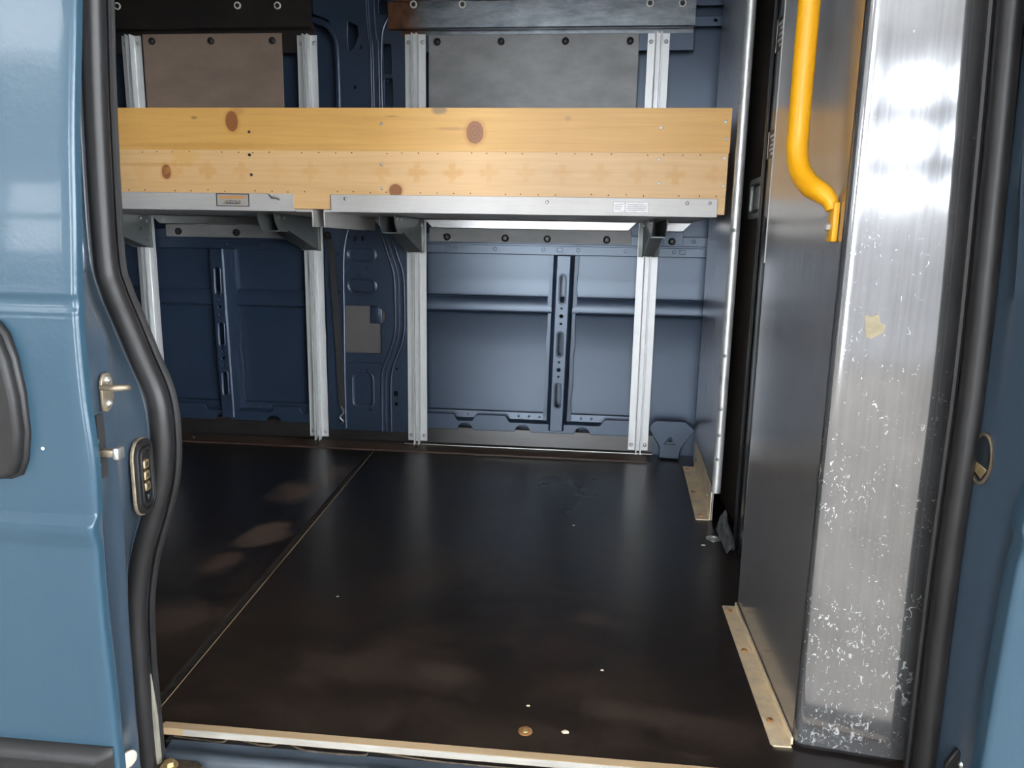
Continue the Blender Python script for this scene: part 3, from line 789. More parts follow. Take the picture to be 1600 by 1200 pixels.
tube('bent_clip', smooth_path([(-0.985, 2.259, 0.966), (-0.975, 2.257, 0.958), (-0.962, 2.258, 0.957), (-0.953, 2.258, 0.952)], 4), 0.003, M_zinc, lipL, 8)
# maker's plate on the left lip
lb = box('maker_plate', -1.158, -1.051, 2.2595, 2.2604, 0.930, 0.969, M_labelsilver, lipL); lb['label'] = 'silver maker plate with black border, orange and white print'
for (x0, x1, z0, z1) in ((-1.158, -1.051, 0.9668, 0.969), (-1.158, -1.051, 0.930, 0.9322), (-1.158, -1.1555, 0.930, 0.969), (-1.0535, -1.051, 0.930, 0.969)):
    box('plate_border', x0, x1, 2.2590, 2.2596, z0, z1, M_blackprint, lb)
box('logo_bar', -1.127, -1.080, 2.2590, 2.2596, 0.9385, 0.9475, M_blackprint, lb)
bm = bmesh.new(); vs = [bm.verts.new(p) for p in ((-1.1355, 2.2590, 0.9385), (-1.128, 2.2590, 0.9385), (-1.128, 2.2590, 0.9465))]
bm.faces.new(vs); bmesh.ops.solidify(bm, geom=bm.faces[:], thickness=0.0005); from_bm('logo_mark', bm, M_yellow, lb)
def text(name, s, x, y, z, size, mat, parent, wide=1.0):
    cu = bpy.data.curves.new(name, 'FONT'); cu.body = s; cu.size = size; cu.extrude = 0.0002; cu.resolution_u = 2
    cu.align_x = 'CENTER'; cu.align_y = 'CENTER'
    o = bpy.data.objects.new('tmp', cu); COL.objects.link(o)
    me = bpy.data.meshes.new_from_object(o.evaluated_get(bpy.context.evaluated_depsgraph_get()))
    bpy.data.objects.remove(o)
    for v in me.vertices: v.co = Vector((x + v.co.x * wide, y - v.co.z, z + v.co.y))
    me.name = name; me.materials.clear()
    return link(name, me, mat, parent)
text('logo_lettering', 'STROMASTER', -1.1035, 2.2587, 0.943, 0.0075, M_white, lb, 0.98)
x = -1.147
random.seed(3)
while x < -1.062:
    w = random.uniform(0.003, 0.009)
    box('orange_lettering', x, x + w, 2.2590, 2.2595, 0.9535, 0.9620 + random.uniform(-0.001, 0.001), M_orange, lb); x += w + 0.0016
# worn paper label on the right lip
wl = box('worn_label', 0.071, 0.176, 2.2597, 2.2604, 0.9275, 0.9585, M_labelgrey, lipR); wl['label'] = 'worn grey label with faded print'
for (x0, x1, z0, z1) in ((0.071, 0.0722, 0.9275, 0.9585), (0.1055, 0.1070, 0.9275, 0.9585), (0.1748, 0.176, 0.9275, 0.9585), (0.071, 0.176, 0.9575, 0.9585), (0.071, 0.176, 0.9275, 0.9284)):
    box('label_rule', x0, x1, 2.2592, 2.2598, z0, z1, M_greyplast, wl)
for z in (0.9345, 0.9395, 0.9445, 0.9500):
    box('faded_print', 0.110 + random.uniform(0, 0.005), 0.166 + random.uniform(-0.012, 0.006), 2.2593, 2.2598, z, z + 0.0015, M_bracket, wl)
    box('faded_print', 0.075, 0.098 + random.uniform(-0.008, 0.004), 2.2593, 2.2598, z, z + 0.0015, M_bracket, wl)

# ================================================================== mounting rails and backing panels on the wall
def backing(x0, x1, z0, z1, screws, lab, mat, y=2.880):
    o = empty('backing_panel', ((x0 + x1) / 2, y, z0)); tag(o, lab, 'panel', 'backing panels behind the shelf')
    bm = bmesh.new(); add_box(bm, x0, x1, y, y + 0.006, z0, z1, 0.002, 1); from_bm('sheet', bm, mat, o)
    for (x, z) in screws:
        fastener('screw', 'dome', (x, y - 0.0002, z), 0.011, M_darkscrew, o)
        fastener('screw_washer', 'ring', (x, y - 0.0001, z), 0.013, M_hole, o)
    return o
backing(-0.616, 0.160, 0.975, 1.588, [(-0.583, 1.563), (-0.344, 1.563), (-0.107, 1.562), (0.127, 1.561)], 'grey backing panel on the wall above the right part of the planks', M_greyplast)
backing(-1.740, -1.182, 0.975, 1.600, [(-1.700, 1.574), (-1.462, 1.573), (-1.218, 1.572)], 'grey-brown backing panel between the two left uprights', M_brownpanel)
backing(-2.30, -1.880, 0.975, 1.602, [(-1.92, 1.574), (-2.2, 1.574)], 'sliver of grey-brown backing panel beside the rubber seal', M_brownpanel)
def wplate(x0, x1, z0, z1, y, lab, bolts, mat=None):
    o = empty('mounting_plate', ((x0 + x1) / 2, y, z0)); tag(o, lab, 'plate', 'wall mounting plates')
    xz_plate('sheet', rrect((x0 + x1) / 2, (z0 + z1) / 2, x1 - x0, z1 - z0, 0.006, 3), [], 0.004, y, mat or M_greyplast, o, 0.001)
    for (x, z) in bolts:
        fastener('bolt', 'hex', (x, y, z), 0.009, M_darkscrew, o)
        fastener('bolt_washer', 'ring', (x, y, z), 0.014, M_hole, o)
wplate(-0.69, 0.355, 1.530, 1.589, 2.8885, 'grey strip plate joining the right pair of uprights at their tops', [(0.205, 1.556)], M_paint_in)
wplate(-1.90, -1.06, 1.530, 1.600, 2.8885, 'dark strip plate joining the left pair of uprights at their tops', [], M_raildark)
wplate(-0.616, 0.165, 0.836, 0.889, 2.884, 'grey bolted plate below the right half of the shelf', [(-0.545, 0.853), (-0.318, 0.852), (-0.155, 0.852), (0.072, 0.852)])
wplate(-1.700, -1.14, 0.836, 0.886, 2.884, 'dark bolted plate below the left half of the shelf', [(-1.645, 0.857), (-1.400, 0.856)])
wplate(0.285, 0.36, 0.838, 0.886, 2.892, 'short blue plate with one bolt beside the far partition', [(0.318, 0.850)], M_paint_in)

def top_rail(x0, x1, z0, z1, mat, rings, lab, y=2.858):
    o = empty('top_rail', ((x0 + x1) / 2, y, z0)); tag(o, lab, 'rail', 'rails above the uprights')
    extrude_x('channel', [(2.895, z0 + 0.004), (y + 0.004, z0), (y, z0 + 0.004), (y, z1 - 0.004), (y + 0.004, z1), (2.895, z1)], x0, x1, mat, o, True, thick=0.002)
    for (x, z) in rings:
        fastener('grommet', 'ring', (x, y - 0.0002, z), 0.0135, M_whitering, o)
        fastener('bolt', 'hex', (x, y - 0.0002, z), 0.0085, M_darkscrew, o)
    box('back_strip', x0, x1, 2.897, 2.90, z0 - 0.02, z1 + 0.10, mat, o)
top_rail(-0.762, 0.352, 1.603, 1.700, M_railrust, [(-0.666, 1.686), (-0.485, 1.684), (0.190, 1.680), (0.304, 1.679)], 'steel wall rail with rusty left end and white ringed bolts')
top_rail(-2.25, -1.058, 1.612, 1.722, M_raildark, [(-1.815, 1.694), (-1.338, 1.690), (-1.183, 1.688)], 'black wall rail with white ringed bolts at the upper left')
for (x0, x1, z, lab, mt) in ((-2.25, -1.058, 1.800, 'black rail along the roof edge above the left wall rail', M_raildark), (-0.762, 0.352, 1.790, 'steel rail along the roof edge above the rusty wall rail', M_railsteel)):
    o = box('roof_rail', x0, x1, 2.845, 2.935, z - 0.058, z + 0.055, mt, None, 0.004); tag(o, lab, 'rail', 'rails along the roof edge')

# ================================================================== far partition
fp = empty('far_partition', (0.425, 2.54, 0)); tag(fp, 'grey sheet partition with tubular front edge beside the shelf end', 'partition')
def fpx(y): return 0.412 + (y - 2.2) * 0.055
rows = [[(fpx(y), y, z) for y in (2.205, 2.5, 2.86)] for z in (0.004, 0.6, 1.2, 1.89)]
grid('sheet', rows, M_part, fp, False, thick=0.003)
tube('edge_tube', [(0.4165, 2.197, 0.098), (0.4165, 2.197, 0.6), (0.4165, 2.197, 1.2), (0.4165, 2.197, 1.885)], 0.0140, M_tube, fp, 16)
for z in (0.205, 0.28, 0.36, 0.52, 0.88): lathe('tube_dent', ((0.006, 0), (0.003, 0.0012), (0.0005, 0.0016)), (0.411, 2.1842, z), (-0.4, -1, 0), M_bracket, fp, 7)
rows = []
for y in (2.213, 2.5, 2.775):
    x = fpx(y) - 0.0045
    rows.append([(x - 0.044, y, 0.0005), (x - 0.003, y, 0.0005), (x, y, 0.0035), (x, y, 0.105)])
angF = grid('foot_angle', rows, M_fbracket, fp, False, thick=0.0025)
for (x, y) in ((0.384, 2.245), (0.392, 2.47), (0.406, 2.73)): fastener('rivet', 'dome', (x, y, 0.003), 0.0075, M_rustbolt, angF, (0, 0, 1))
fastener('bolt', 'hex', (fpx(2.29) - 0.007, 2.29, 0.052), 0.007, M_zinc, angF, (-1, 0, 0))
fastener('bolt', 'hex', (fpx(2.70) - 0.007, 2.70, 0.052), 0.007, M_zinc, angF, (-1, 0, 0))

# ================================================================== near aluminium cover
nc = empty('aluminium_cover', (0.46, 1.35, 0)); tag(nc, 'tall scuffed aluminium cover beside the right door edge', 'cover')
ZT = 1.885
# one folded sheet: side face, rounded corner, front face turned slightly out to the door edge
def arc(cx, cy, r, a0, a1, n=5): return [(cx + r * math.cos(math.radians(a0 + (a1 - a0) * k / n)), cy + r * math.sin(math.radians(a0 + (a1 - a0) * k / n))) for k in range(n + 1)]
side = [(0.399, 1.658), (0.384, 1.655), (0.381, 1.651), (0.380, 1.640), (0.380, 1.45), (0.380, 1.30), (0.380, 1.172)]
corner = arc(0.394, 1.169, 0.014, 180, 260, 6)
def front_pt(t): return (0.3965 + t * 0.196, 1.1545 - t * 0.0285)
grid('side_sheet', [[(x, y, z) for x, y in side] for z in (0.006, 0.3, 0.6, 0.9, 1.2, 1.5, ZT)], M_coverside, nc, True, thick=0.0)
fr = corner + [front_pt(t) for t in (0.02, 0.25, 0.5, 0.75, 0.98)] + [(0.600, 1.133), (0.605, 1.145), (0.605, 1.30)]
grid('front_sheet', [[(x, y, z) for x, y in fr] for z in [0.008 + (ZT - 0.008) * k / 10 for k in range(11)]], M_cover, nc, True, thick=0.0)
box('rear_lip', 0.3805, 0.392, 1.6565, 1.6605, 0.80, ZT, M_pan, nc)
poly_prism('foot_rubber', [(0.383, 1.165), (0.395, 1.158), (0.59, 1.132), (0.60, 1.30), (0.386, 1.30)], 0.0, 0.010, M_rubber, nc)
bm = bmesh.new()
fa = [bm.verts.new(p) for p in ((0.3405, 1.158, 0.0005), (0.3445, 1.152, 0.0005), (0.374, 1.152, 0.0005), (0.374, 1.648, 0.0005), (0.346, 1.648, 0.0005))]
bm.faces.new(fa); ret = bmesh.ops.extrude_face_region(bm, geom=bm.faces[:])
for v in ret['geom']:
    if isinstance(v, bmesh.types.BMVert): v.co.z += 0.003
ang = from_bm('foot_angle', bm, M_fbracket, nc)
box('angle_upstand', 0.3745, 0.3785, 1.160, 1.648, 0.001, 0.014, M_fbracket, ang, 0.001)
for (x, y) in ((0.358, 1.622), (0.357, 1.451), (0.354, 1.219)): fastener('rivet', 'dome', (x, y, 0.0036), 0.0062, M_rustbolt, ang, (0, 0, 1))
# scrap of masking tape on the front face
def on_front(x, z, off=0.0012):
    t = (x - 0.3965) / 0.196; p = front_pt(t); return (p[0] - 0.14 * off, p[1] - off, z)
bm = bmesh.new()
vs = [bm.verts.new(on_front(x, z)) for x, z in ((0.4170, 0.735), (0.4265, 0.733), (0.4360, 0.737), (0.4395, 0.724), (0.4470, 0.721), (0.4450, 0.710), (0.4290, 0.700), (0.4220, 0.702))]
bm.faces.new(vs); bmesh.ops.solidify(bm, geom=bm.faces[:], thickness=0.0006)
tp = from_bm('tape_scrap', bm, M_tape, nc); tp['label'] = 'torn scrap of cream masking tape'

# yellow grab handle
gh = empty('grab_handle', (0.372, 1.20, 0.842)); tag(gh, 'bright yellow bent tube grab handle on the aluminium cover', 'handle')
path = smooth_path([(0.335, 1.297, 1.72), (0.335, 1.297, 1.40), (0.335, 1.297, 1.15), (0.335, 1.296, 1.03), (0.335, 1.291, 0.985), (0.338, 1.272, 0.953), (0.346, 1.243, 0.930), (0.357, 1.219, 0.917), (0.367, 1.207, 0.905), (0.371, 1.203, 0.890)], 7)
rr = [0.0172] * len(path)
nn = len(path)
for k in range(nn):
    f_ = (k - (nn - 22)) / 21
    if f_ > 0: rr[k] = 0.0172 - 0.0085 * f_ ** 1.5
tube('bar', path, rr, M_yellow, gh, 18)
bm = bmesh.new(); add_box(bm, 0.3700, 0.3797, 1.190, 1.217, 0.842, 0.902, 0.003, 2); ft = from_bm('foot_tab', bm, M_yellow, gh, True)
fastener('bolt', 'hex', (0.3700, 1.204, 0.866), 0.0075, M_zinc, ft, (-1, 0, 0))
path2 = smooth_path([(0.335, 1.297, 1.715), (0.337, 1.296, 1.745), (0.348, 1.28, 1.77), (0.364, 1.262, 1.79), (0.3715, 1.258, 1.82), (0.372, 1.258, 1.86)], 5)
tube('bar_top', path2, 0.0165, M_yellow, gh, 18)

# ================================================================== cab passage behind the partitions
bd = empty('bulkhead_door', (0.48, 2.3, 0)); tag(bd, 'dark brown bulkhead door between the two aluminium partitions', 'door')
box('door_leaf', 0.470, 0.490, 1.95, 2.90, 0.012, 1.885, M_cab, bd, 0.002)
hd = plate('pull_handle', rrect(2.165, 0.966, 0.160, 0.112, 0.022, 5), [rrect(2.165, 0.966, 0.118, 0.078, 0.014, 5)], 0.012, (0.463, 0, 0), (0, 1, 0), (0, 0, 1), M_bracket, bd, 0.003)
box('handle_recess', 0.4655, 0.4695, 2.105, 2.225, 0.925, 1.005, M_blackplast, hd)
box('handle_grip', 0.458, 0.463, 2.115, 2.18, 0.935, 0.998, M_bracket, hd, 0.002)
cp = empty('cab_post', (0.45, 1.97, 0)); tag(cp, 'glossy black post with small worn stickers behind the yellow handle', 'post')
box('post', 0.4405, 0.468, 1.880, 2.007, 0.0, 1.885, M_blackgloss, cp, 0.003)
box('rubber_edge', 0.436, 0.4405, 1.982, 2.006, 0.004, 1.885, M_rubber, cp, 0.001)
for z0, z1 in ((1.30, 1.375), (1.05, 1.115)):
    stk = box('sticker', 0.4398, 0.4404, 1.915, 1.975, z0, z1, M_blackprint, cp); stk['label'] = 'small black sticker with pale worn print'
    for k in range(5):
        z = z0 + 0.006 + k * (z1 - z0 - 0.012) / 5
        box('pale_print', 0.4393, 0.4399, 1.920, 1.920 + 0.018 + 0.016 * ((k * 5) % 3) / 2, z, z + 0.006, M_labelgrey, stk)
    box('pale_border', 0.4393, 0.4399, 1.970, 1.974, z0, z1, M_white, stk)
# crumpled sheet at the foot of the door
bm = bmesh.new(); random.seed(11); gv = []
for i in range(7):
    row = []
    for j in range(5):
        row.append(bm.verts.new((0.412 + 0.0055 * j + random.uniform(-0.002, 0.002), 1.95 + 0.03 * i + random.uniform(-0.008, 0.008), 0.004 + (0.012 + 0.008 * i) * (j / 4.0) ** 0.6 + random.uniform(0, 0.010) * (j > 0))))
    gv.append(row)
for a, b in zip(gv[:-1], gv[1:]):
    for j in range(4): bm.faces.new((a[j], a[j + 1], b[j + 1], b[j]))
bmesh.ops.solidify(bm, geom=bm.faces[:], thickness=0.001)
cr = from_bm('plastic_film', bm, M_clear); tag(cr, 'crumpled plastic film at the foot of the dark bulkhead door', 'film')

# ================================================================== loose bits on the floor
wsh = lathe('floor_washer', ((0.021, 0.0), (0.021, 0.0015), (0.016, 0.004), (0.0085, 0.004), (0.0080, 0.001)), (0.394, 2.065, 0.0003), (0, 0, 1), M_zinc, None, 20)
tag(wsh, 'round steel washer on the floor in front of the far partition foot', 'washer')
rb = empty('floor_bolt', (-0.077, 1.140, 0)); tag(rb, 'rusty countersunk bolt in the floor near the wood edging', 'bolt')
lathe('rust_washer', ((0.0125, 0), (0.0125, 0.0008), (0.006, 0.0016), (0.0058, 0.0004)), (-0.077, 1.140, 0.0002), (0, 0, 1), M_rustbolt, rb, 16)
lathe('head', ((0.0058, 0), (0.005, 0.0016), (0.002, 0.0022), (0.0005, 0.0012)), (-0.077, 1.140, 0.0004), (0, 0, 1), M_brass, rb, 12)
def crumb(name, x, y, s, lab, mat=M_chip):
    bm = bmesh.new(); bmesh.ops.create_icosphere(bm, subdivisions=2, radius=1)
    for v in bm.verts:
        n_ = 1 + 0.25 * math.sin(5 * v.co.x + 3 * v.co.y) + 0.15 * math.cos(7 * v.co.y)
        v.co = Vector((x + v.co.x * s * n_ * 1.5, y + v.co.y * s * n_, 0.0002 + (v.co.z + 1) * s * 0.25))
    tag(from_bm(name, bm, mat, None, True), lab, 'chip', 'pale chips on the floor')
crumb('wood_chip', -0.007, 1.146, 0.0045, 'pale wood chip right of the rusty floor bolt')
crumb('wood_chip', -0.077, 1.212, 0.0025, 'pale crumb behind the rusty floor bolt')
crumb('wood_chip', 0.358, 2.012, 0.0045, 'white crumb just in front of the steel washer', M_white)
crumb('wood_chip', -0.01, 2.11, 0.003, 'white crumb alone in the middle of the floor', M_white)
crumb('wood_chip', -0.56, 1.575, 0.0025, 'white crumb right of the floor joint', M_white)
crumb('wood_chip', 0.06, 1.345, 0.0025, 'pale crumb on the floor in front of the aluminium cover')

# ================================================================== door sill
ws = empty('wood_edging', (-0.1, 1.07, 0)); tag(ws, 'bare wooden edging strip along the front edge of the van floor', 'edging')
bm = bmesh.new()
v8 = [bm.verts.new(p) for p in ((-0.705, 1.068, -0.0095), (0.525, 1.068, -0.0095), (0.525, 1.0845, -0.0095), (-0.700, 1.0845, -0.0095),
                                (-0.705, 1.068, 0.0035), (0.525, 1.068, 0.0035), (0.525, 1.084, 0.0035), (-0.700, 1.084, 0.0035))]
for f_ in ((0, 1, 2, 3), (4, 5, 6, 7), (0, 1, 5, 4), (1, 2, 6, 5), (2, 3, 7, 6), (3, 0, 4, 7)): bm.faces.new([v8[i] for i in f_])
from_bm('strip', bm, M_strip, ws)
box('lit_face', -0.66, 0.525, 1.0673, 1.068, -0.0085, 0.0030, M_litwhite, ws)  # thin pale sheet paints the strip's front as lit
sl = empty('trim_1', (-0.1, 1.03, -0.1)); struct(sl, 'blue painted door sill with dirty step well')
extrude_x('sill_flange', [(1.081, -0.0285), (1.077, -0.031), (1.066, -0.0325), (1.062, -0.0315), (1.056, -0.0315), (1.052, -0.034), (1.047, -0.040), (1.045, -0.085)], -0.69, 0.53, M_sill, sl, True)
box('sill_gap', -0.70, 0.53, 1.079, 1.12, -0.06, -0.030, M_dirt, sl)
wv_pts = smooth_path([(-0.69, 1.088, -0.027), (-0.64, 1.086, -0.028), (-0.60, 1.083, -0.027), (-0.585, 1.092, -0.025), (-0.52, 1.083, -0.027), (-0.49, 1.093, -0.024), (-0.45, 1.082, -0.028), (-0.35, 1.082, -0.028), (-0.33, 1.090, -0.025), (-0.2, 1.082, -0.028), (0.2, 1.083, -0.028)], 5)
tube('sealant_bead', wv_pts, 0.0016, M_grime, sl, 6)
box('step_well', -0.69, 0.56, 0.90, 1.0445, -0.095, -0.070, M_dirt, sl)
box('step_riser', -0.69, 0.56, 1.050, 1.12, -0.30, -0.062, M_dirt, sl)
random.seed(21)
bm = bmesh.new()
for k in range(160):
    x = random.uniform(-0.62, -0.05); y = random.uniform(0.95, 1.04); s = random.uniform(0.001, 0.004)
    mt = Matrix.Translation((x, y, -0.070 + s * 0.6)) @ Matrix.Rotation(random.uniform(0, 3), 4, 'Z') @ Matrix.Diagonal((s * 1.4, s, s * 0.8, 1))
    bmesh.ops.create_icosphere(bm, subdivisions=1, radius=1, matrix=mt)
gt = from_bm('grit', bm, M_dirt, sl); gt['kind'] = 'stuff'
hb = empty('hinge_plate', (-0.655, 1.01, -0.055)); tag(hb, 'rusty hinge plate with brass bolt at the left end of the sill', 'hinge')
bm = bmesh.new()
pz = [(-0.690, 0.965), (-0.640, 0.965), (-0.610, 1.035), (-0.625, 1.045), (-0.690, 1.045)]
a = [bm.verts.new((x, y, -0.046)) for x, y in pz]; b = [bm.verts.new((x, y, -0.038)) for x, y in pz]
bm.faces.new(a); bm.faces.new(b)
for i in range(5):
    j = (i + 1) % 5; bm.faces.new((a[i], a[j], b[j], b[i]))
from_bm('plate', bm, M_grime, hb)
lathe('washer', ((0.014, 0), (0.014, 0.002), (0.009, 0.003), (0.008, 0.001)), (-0.664, 1.028, -0.038), (0, 0, 1), M_brass, hb, 16)
fastener('bolt', 'hex', (-0.664, 1.028, -0.036), 0.0095, M_brass, hb, (0, 0, 1))

# ================================================================== near side of the body (aperture)
SEAL_L = [(1.6437, -0.6592), (1.1493, -0.6911), (0.9814, -0.7004), (0.8022, -0.7045), (0.7528, -0.6963), (0.7085, -0.6808), (0.6518, -0.6602), (0.5941, -0.6396), (0.5344, -0.6355), (0.4726, -0.6407), (0.4098, -0.6582), (0.3335, -0.6839), (0.2553, -0.6994), (0.1656, -0.7045), (0.0729, -0.7045), (-0.1073, -0.7025)]
SEAL_R = [(1.6832, 0.5076), (1.1497, 0.5303), (0.9099, 0.54), (0.6475, 0.5476), (0.358, 0.5476), (0.0416, 0.5519), (-0.1528, 0.553)]
sl_pts = [(x, 1.03, z) for z, x in reversed(SEAL_L)]
sr_pts = [(x, 1.08, z) for z, x in SEAL_R]
top_pts = [(-0.64, 1.035, 1.71), (-0.55, 1.04, 1.75), (-0.10, 1.055, 1.76), (0.38, 1.07, 1.75), (0.47, 1.075, 1.72)]
ds = empty('door_seal', (-0.1, 1.0, -0.08)); tag(ds, 'black rubber door seal running round the sliding door opening', 'seal')
full = smooth_path(sl_pts + top_pts + sr_pts, 6)
tube('bulb', [(p.x, p.y, p.z) for p in full], 0.0165, M_rubber, ds, 14, up=(0, 1, 0))
def offs(pts, d):
    out = []
    for i, p in enumerate(pts):
        t = (pts[min(i + 1, len(pts) - 1)] - pts[max(i - 1, 0)]); t = Vector((t.x, 0, t.z)).normalized()
        n_ = Vector((t.z, 0, -t.x)); out.append(p + n_ * d)
    return out
tube('inner_lip', [(p.x, p.y + 0.0145, p.z) for p in offs(full, 0.0175)], 0.0055, M_rubber, ds, 8, up=(0, 1, 0))

worn = [p for p in offs(full, 0.0175) if p.z < 0.13 and p.x < 0]
tube('worn_edge', [(p.x - 0.002, p.y + 0.006, p.z) for p in worn], [0.0010 + 0.0052 * min(1, max(0, (0.13 - p.z) / 0.08)) for p in worn], M_chalk, ds, 8, up=(0, 1, 0))

# left pillar: lofted between the door edge and the seal
EDGE_L = [(1.7091, -0.5972), (1.0976, -0.6163), (0.9561, -0.623), (0.8443, -0.6259), (0.743, -0.6307), (0.6293, -0.6288), (0.5443, -0.623), (0.4478, -0.6259), (0.3379, -0.6288), (0.2137, -0.6278), (-0.1542, -0.6288)]
CRE_L = [(1.7306, -0.6608), (0.9964, -0.6853), (0.8985, -0.6804), (0.8701, -0.6745), (0.8045, -0.6696), (0.7536, -0.6667), (0.6939, -0.6461), (0.6323, -0.6432), (0.5412, -0.6441), (0.3993, -0.6432), (0.2495, -0.6481), (-0.1783, -0.65)]
SKY = [(1.75, 0.955), (1.40, 0.918), (1.11, 0.886), (0.90, 0.867), (0.765, 0.860), (0.50, 0.853), (0.30, 0.855), (-0.2, 0.865)]
zs = [-0.2 + 0.0175 * k for k in range(112)]
p1 = empty('trim_2', (-0.68, 0.97, 0)); struct(p1, 'dark blue rear door pillar with latch fittings')
rows = []
for z in zs:
    e = interp(EDGE_L, z); c_ = interp(CRE_L, z); s_ = interp(SEAL_L, z); y0 = interp(SKY, z)
    sx = s_ - 0.015
    rows.append([(e - 0.030, y0 + 0.020, z), (e - 0.012, y0 + 0.021, z), (e - 0.010, y0 + 0.026, z), ((e + c_) / 2 - 0.006, (y0 + 0.93) / 2, z), (c_ - 0.002, 0.924, z), (c_, 0.930, z), (c_ - 0.002, 0.937, z),
                 ((c_ + sx) / 2 - 0.001, 0.975, z), (sx, 1.018, z), (s_ - 0.002, 1.035, z), (s_ + 0.004, 1.040, z), (s_ + 0.003, 1.06, z), (s_ - 0.02, 1.08, z)])
grid('pillar_sheet', rows, M_paint, p1, True)
tube('hinge_cover', smooth_path([(-0.672, 0.932, 0.870), (-0.669, 0.930, 0.858), (-0.668, 0.930, 0.80), (-0.672, 0.932, 0.785)], 4), 0.006, M_paint, p1, 10)
# striker, screwed to the inward-facing side of the pillar
sk_ = plate('striker_plate', [(0.902, 0.601), (0.910, 0.597), (0.920, 0.601), (0.927, 0.615), (0.926, 0.640), (0.920, 0.650), (0.908, 0.650), (0.902, 0.640)], [], 0.004, (-0.6385, 0, 0), (0, 1, 0), (0, 0, 1), M_latch, p1, 0.001)
tube('striker_loop', smooth_path([(-0.640, 0.905, 0.632), (-0.622, 0.904, 0.632), (-0.612, 0.908, 0.632), (-0.609, 0.915, 0.631), (-0.613, 0.922, 0.630), (-0.624, 0.925, 0.629), (-0.640, 0.925, 0.628)], 5), 0.0042, M_latch, sk_, 10, up=(0, 0, 1))
fastener('striker_bolt', 'dome', (-0.6365, 0.914, 0.641), 0.0058, M_zinc, sk_, (1, 0, 0)); fastener('striker_bolt', 'dome', (-0.6365, 0.914, 0.609), 0.0058, M_zinc, sk_, (1, 0, 0))
lt = box('latch_slot', -0.6385, -0.6345, 0.884, 0.898, 0.512, 0.598, M_hole, p1)
bm = bmesh.new(); add_box(bm, -0.637, -0.612, 0.880, 0.892, 0.543, 0.553, 0.002, 2); from_bm('latch_hook', bm, M_latch, lt, True)
bm = bmesh.new(); add_box(bm, -0.613, -0.604, 0.877, 0.893, 0.540, 0.557, 0.003, 2); from_bm('latch_head', bm, M_zinc, lt, True)
for z in (0.564, 0.532): fastener('latch_screw', 'dome', (-0.636, 0.878, z), 0.006, M_zinc, lt, (1, 0, 0))
# electrical contact plate on the same face
cU = Vector((-0.16, 0.987, 0)); cO = Vector((-0.6475, 0.988, 0.482)); cN = Vector((0.987, 0.16, 0))
def cplate(name, w, h, holes, off, th, mat, parent, r):
    return plate(name, rrect(0, 0, w, h, r, 4), holes, th, cO + cN * off, cU, (0, 0, 1), mat, parent, 0.001)
cpl = cplate('contact_frame', 0.056, 0.112, [rrect(0, 0, 0.042, 0.098, 0.016, 4)], 0.005, 0.010, M_blackplast, p1, 0.024)
cplate('worn_rim', 0.061, 0.117, [rrect(0, 0, 0.0555, 0.1115, 0.0235, 4)], 0.002, 0.005, M_latch, cpl, 0.026)
cplate('contact_base', 0.046, 0.102, [], 0.002, 0.008, M_blackplast, cpl, 0.018)
cplate('contact_rim', 0.037, 0.090, [rrect(0, 0, 0.028, 0.080, 0.010, 4)], 0.008, 0.006, M_blackplast, cpl, 0.014)
for dz in (0.020, 0.003, -0.014):
    cpin = plate('contact_pin', rrect(-0.004, dz, 0.016, 0.013, 0.003, 3), [], 0.006, cO + cN * 0.009, cU, (0, 0, 1), M_brass, cpl, 0.001)
    plate('pin_hole', rrect(-0.003, dz, 0.006, 0.006, 0.002, 3), [], 0.001, cO + cN * 0.0122, cU, (0, 0, 1), M_hole, cpin, 0.0002)
plate('contact_clip', rrect(0.002, -0.031, 0.012, 0.010, 0.003, 3), [], 0.005, cO + cN * 0.009, cU, (0, 0, 1), M_blackgloss, cpl, 0.001)
lathe('drain_plug', ((0.013, 0), (0.013, 0.003), (0.010, 0.005), (0.001, 0.005)), (-0.6425, 0.896, 0.080), (0.9, -0.45, 0), M_cream, p1, 16)

# ---- sliding door (open, standing outside the body at the left)
sd = empty('sliding_door', (-1.25, 0.90, -0.20)); tag(sd, 'blue painted sliding door with black pull handle, slid open at the left', 'door')
M_skin, nt, bs = new_mat('blue_door_skin')
bs.inputs['Base Color'].default_value = (*BLUE, 1); bs.inputs['Specular IOR Level'].default_value = 0.3; bs.inputs['Roughness'].default_value = 0.28; bs.inputs['Coat Weight'].default_value = 0.12; bs.inputs['Coat Roughness'].default_value = 0.05
n1 = noise(nt, pos(nt), 130, 2, 0.5); n2 = noise(nt, pos(nt, (1, 1, 1)), 9, 2, 0.5)
bump(nt, bs, mth(nt, 'ADD', mth(nt, 'MULTIPLY', n1, 0.25), n2), 0.25, 0.004)
def skin_y(z):
    y = interp(SKY, z)
    # recessed feature line between z .730 and .754
    if 0.728 < z < 0.765: y += 0.0020 * min(1, min(z - 0.728, 0.765 - z) / 0.006)
    for zc in (0.7355, 0.7585): y -= 0.0022 * math.exp(-((z - zc) / 0.0045) ** 2)
    # shoulder swage around z .42-.455
    if z < 0.472: y -= 0.010 * min(1, (0.472 - z) / 0.012)
    if z < 0.449: y += 0.006 * min(1, (0.449 - z) / 0.020)
    return y
zz = []
z = -0.2
while z <= 1.75:
    zz.append(z); z += 0.002 if 0.715 < z < 0.78 else (0.004 if 0.38 < z < 0.715 else 0.03)
rows = []
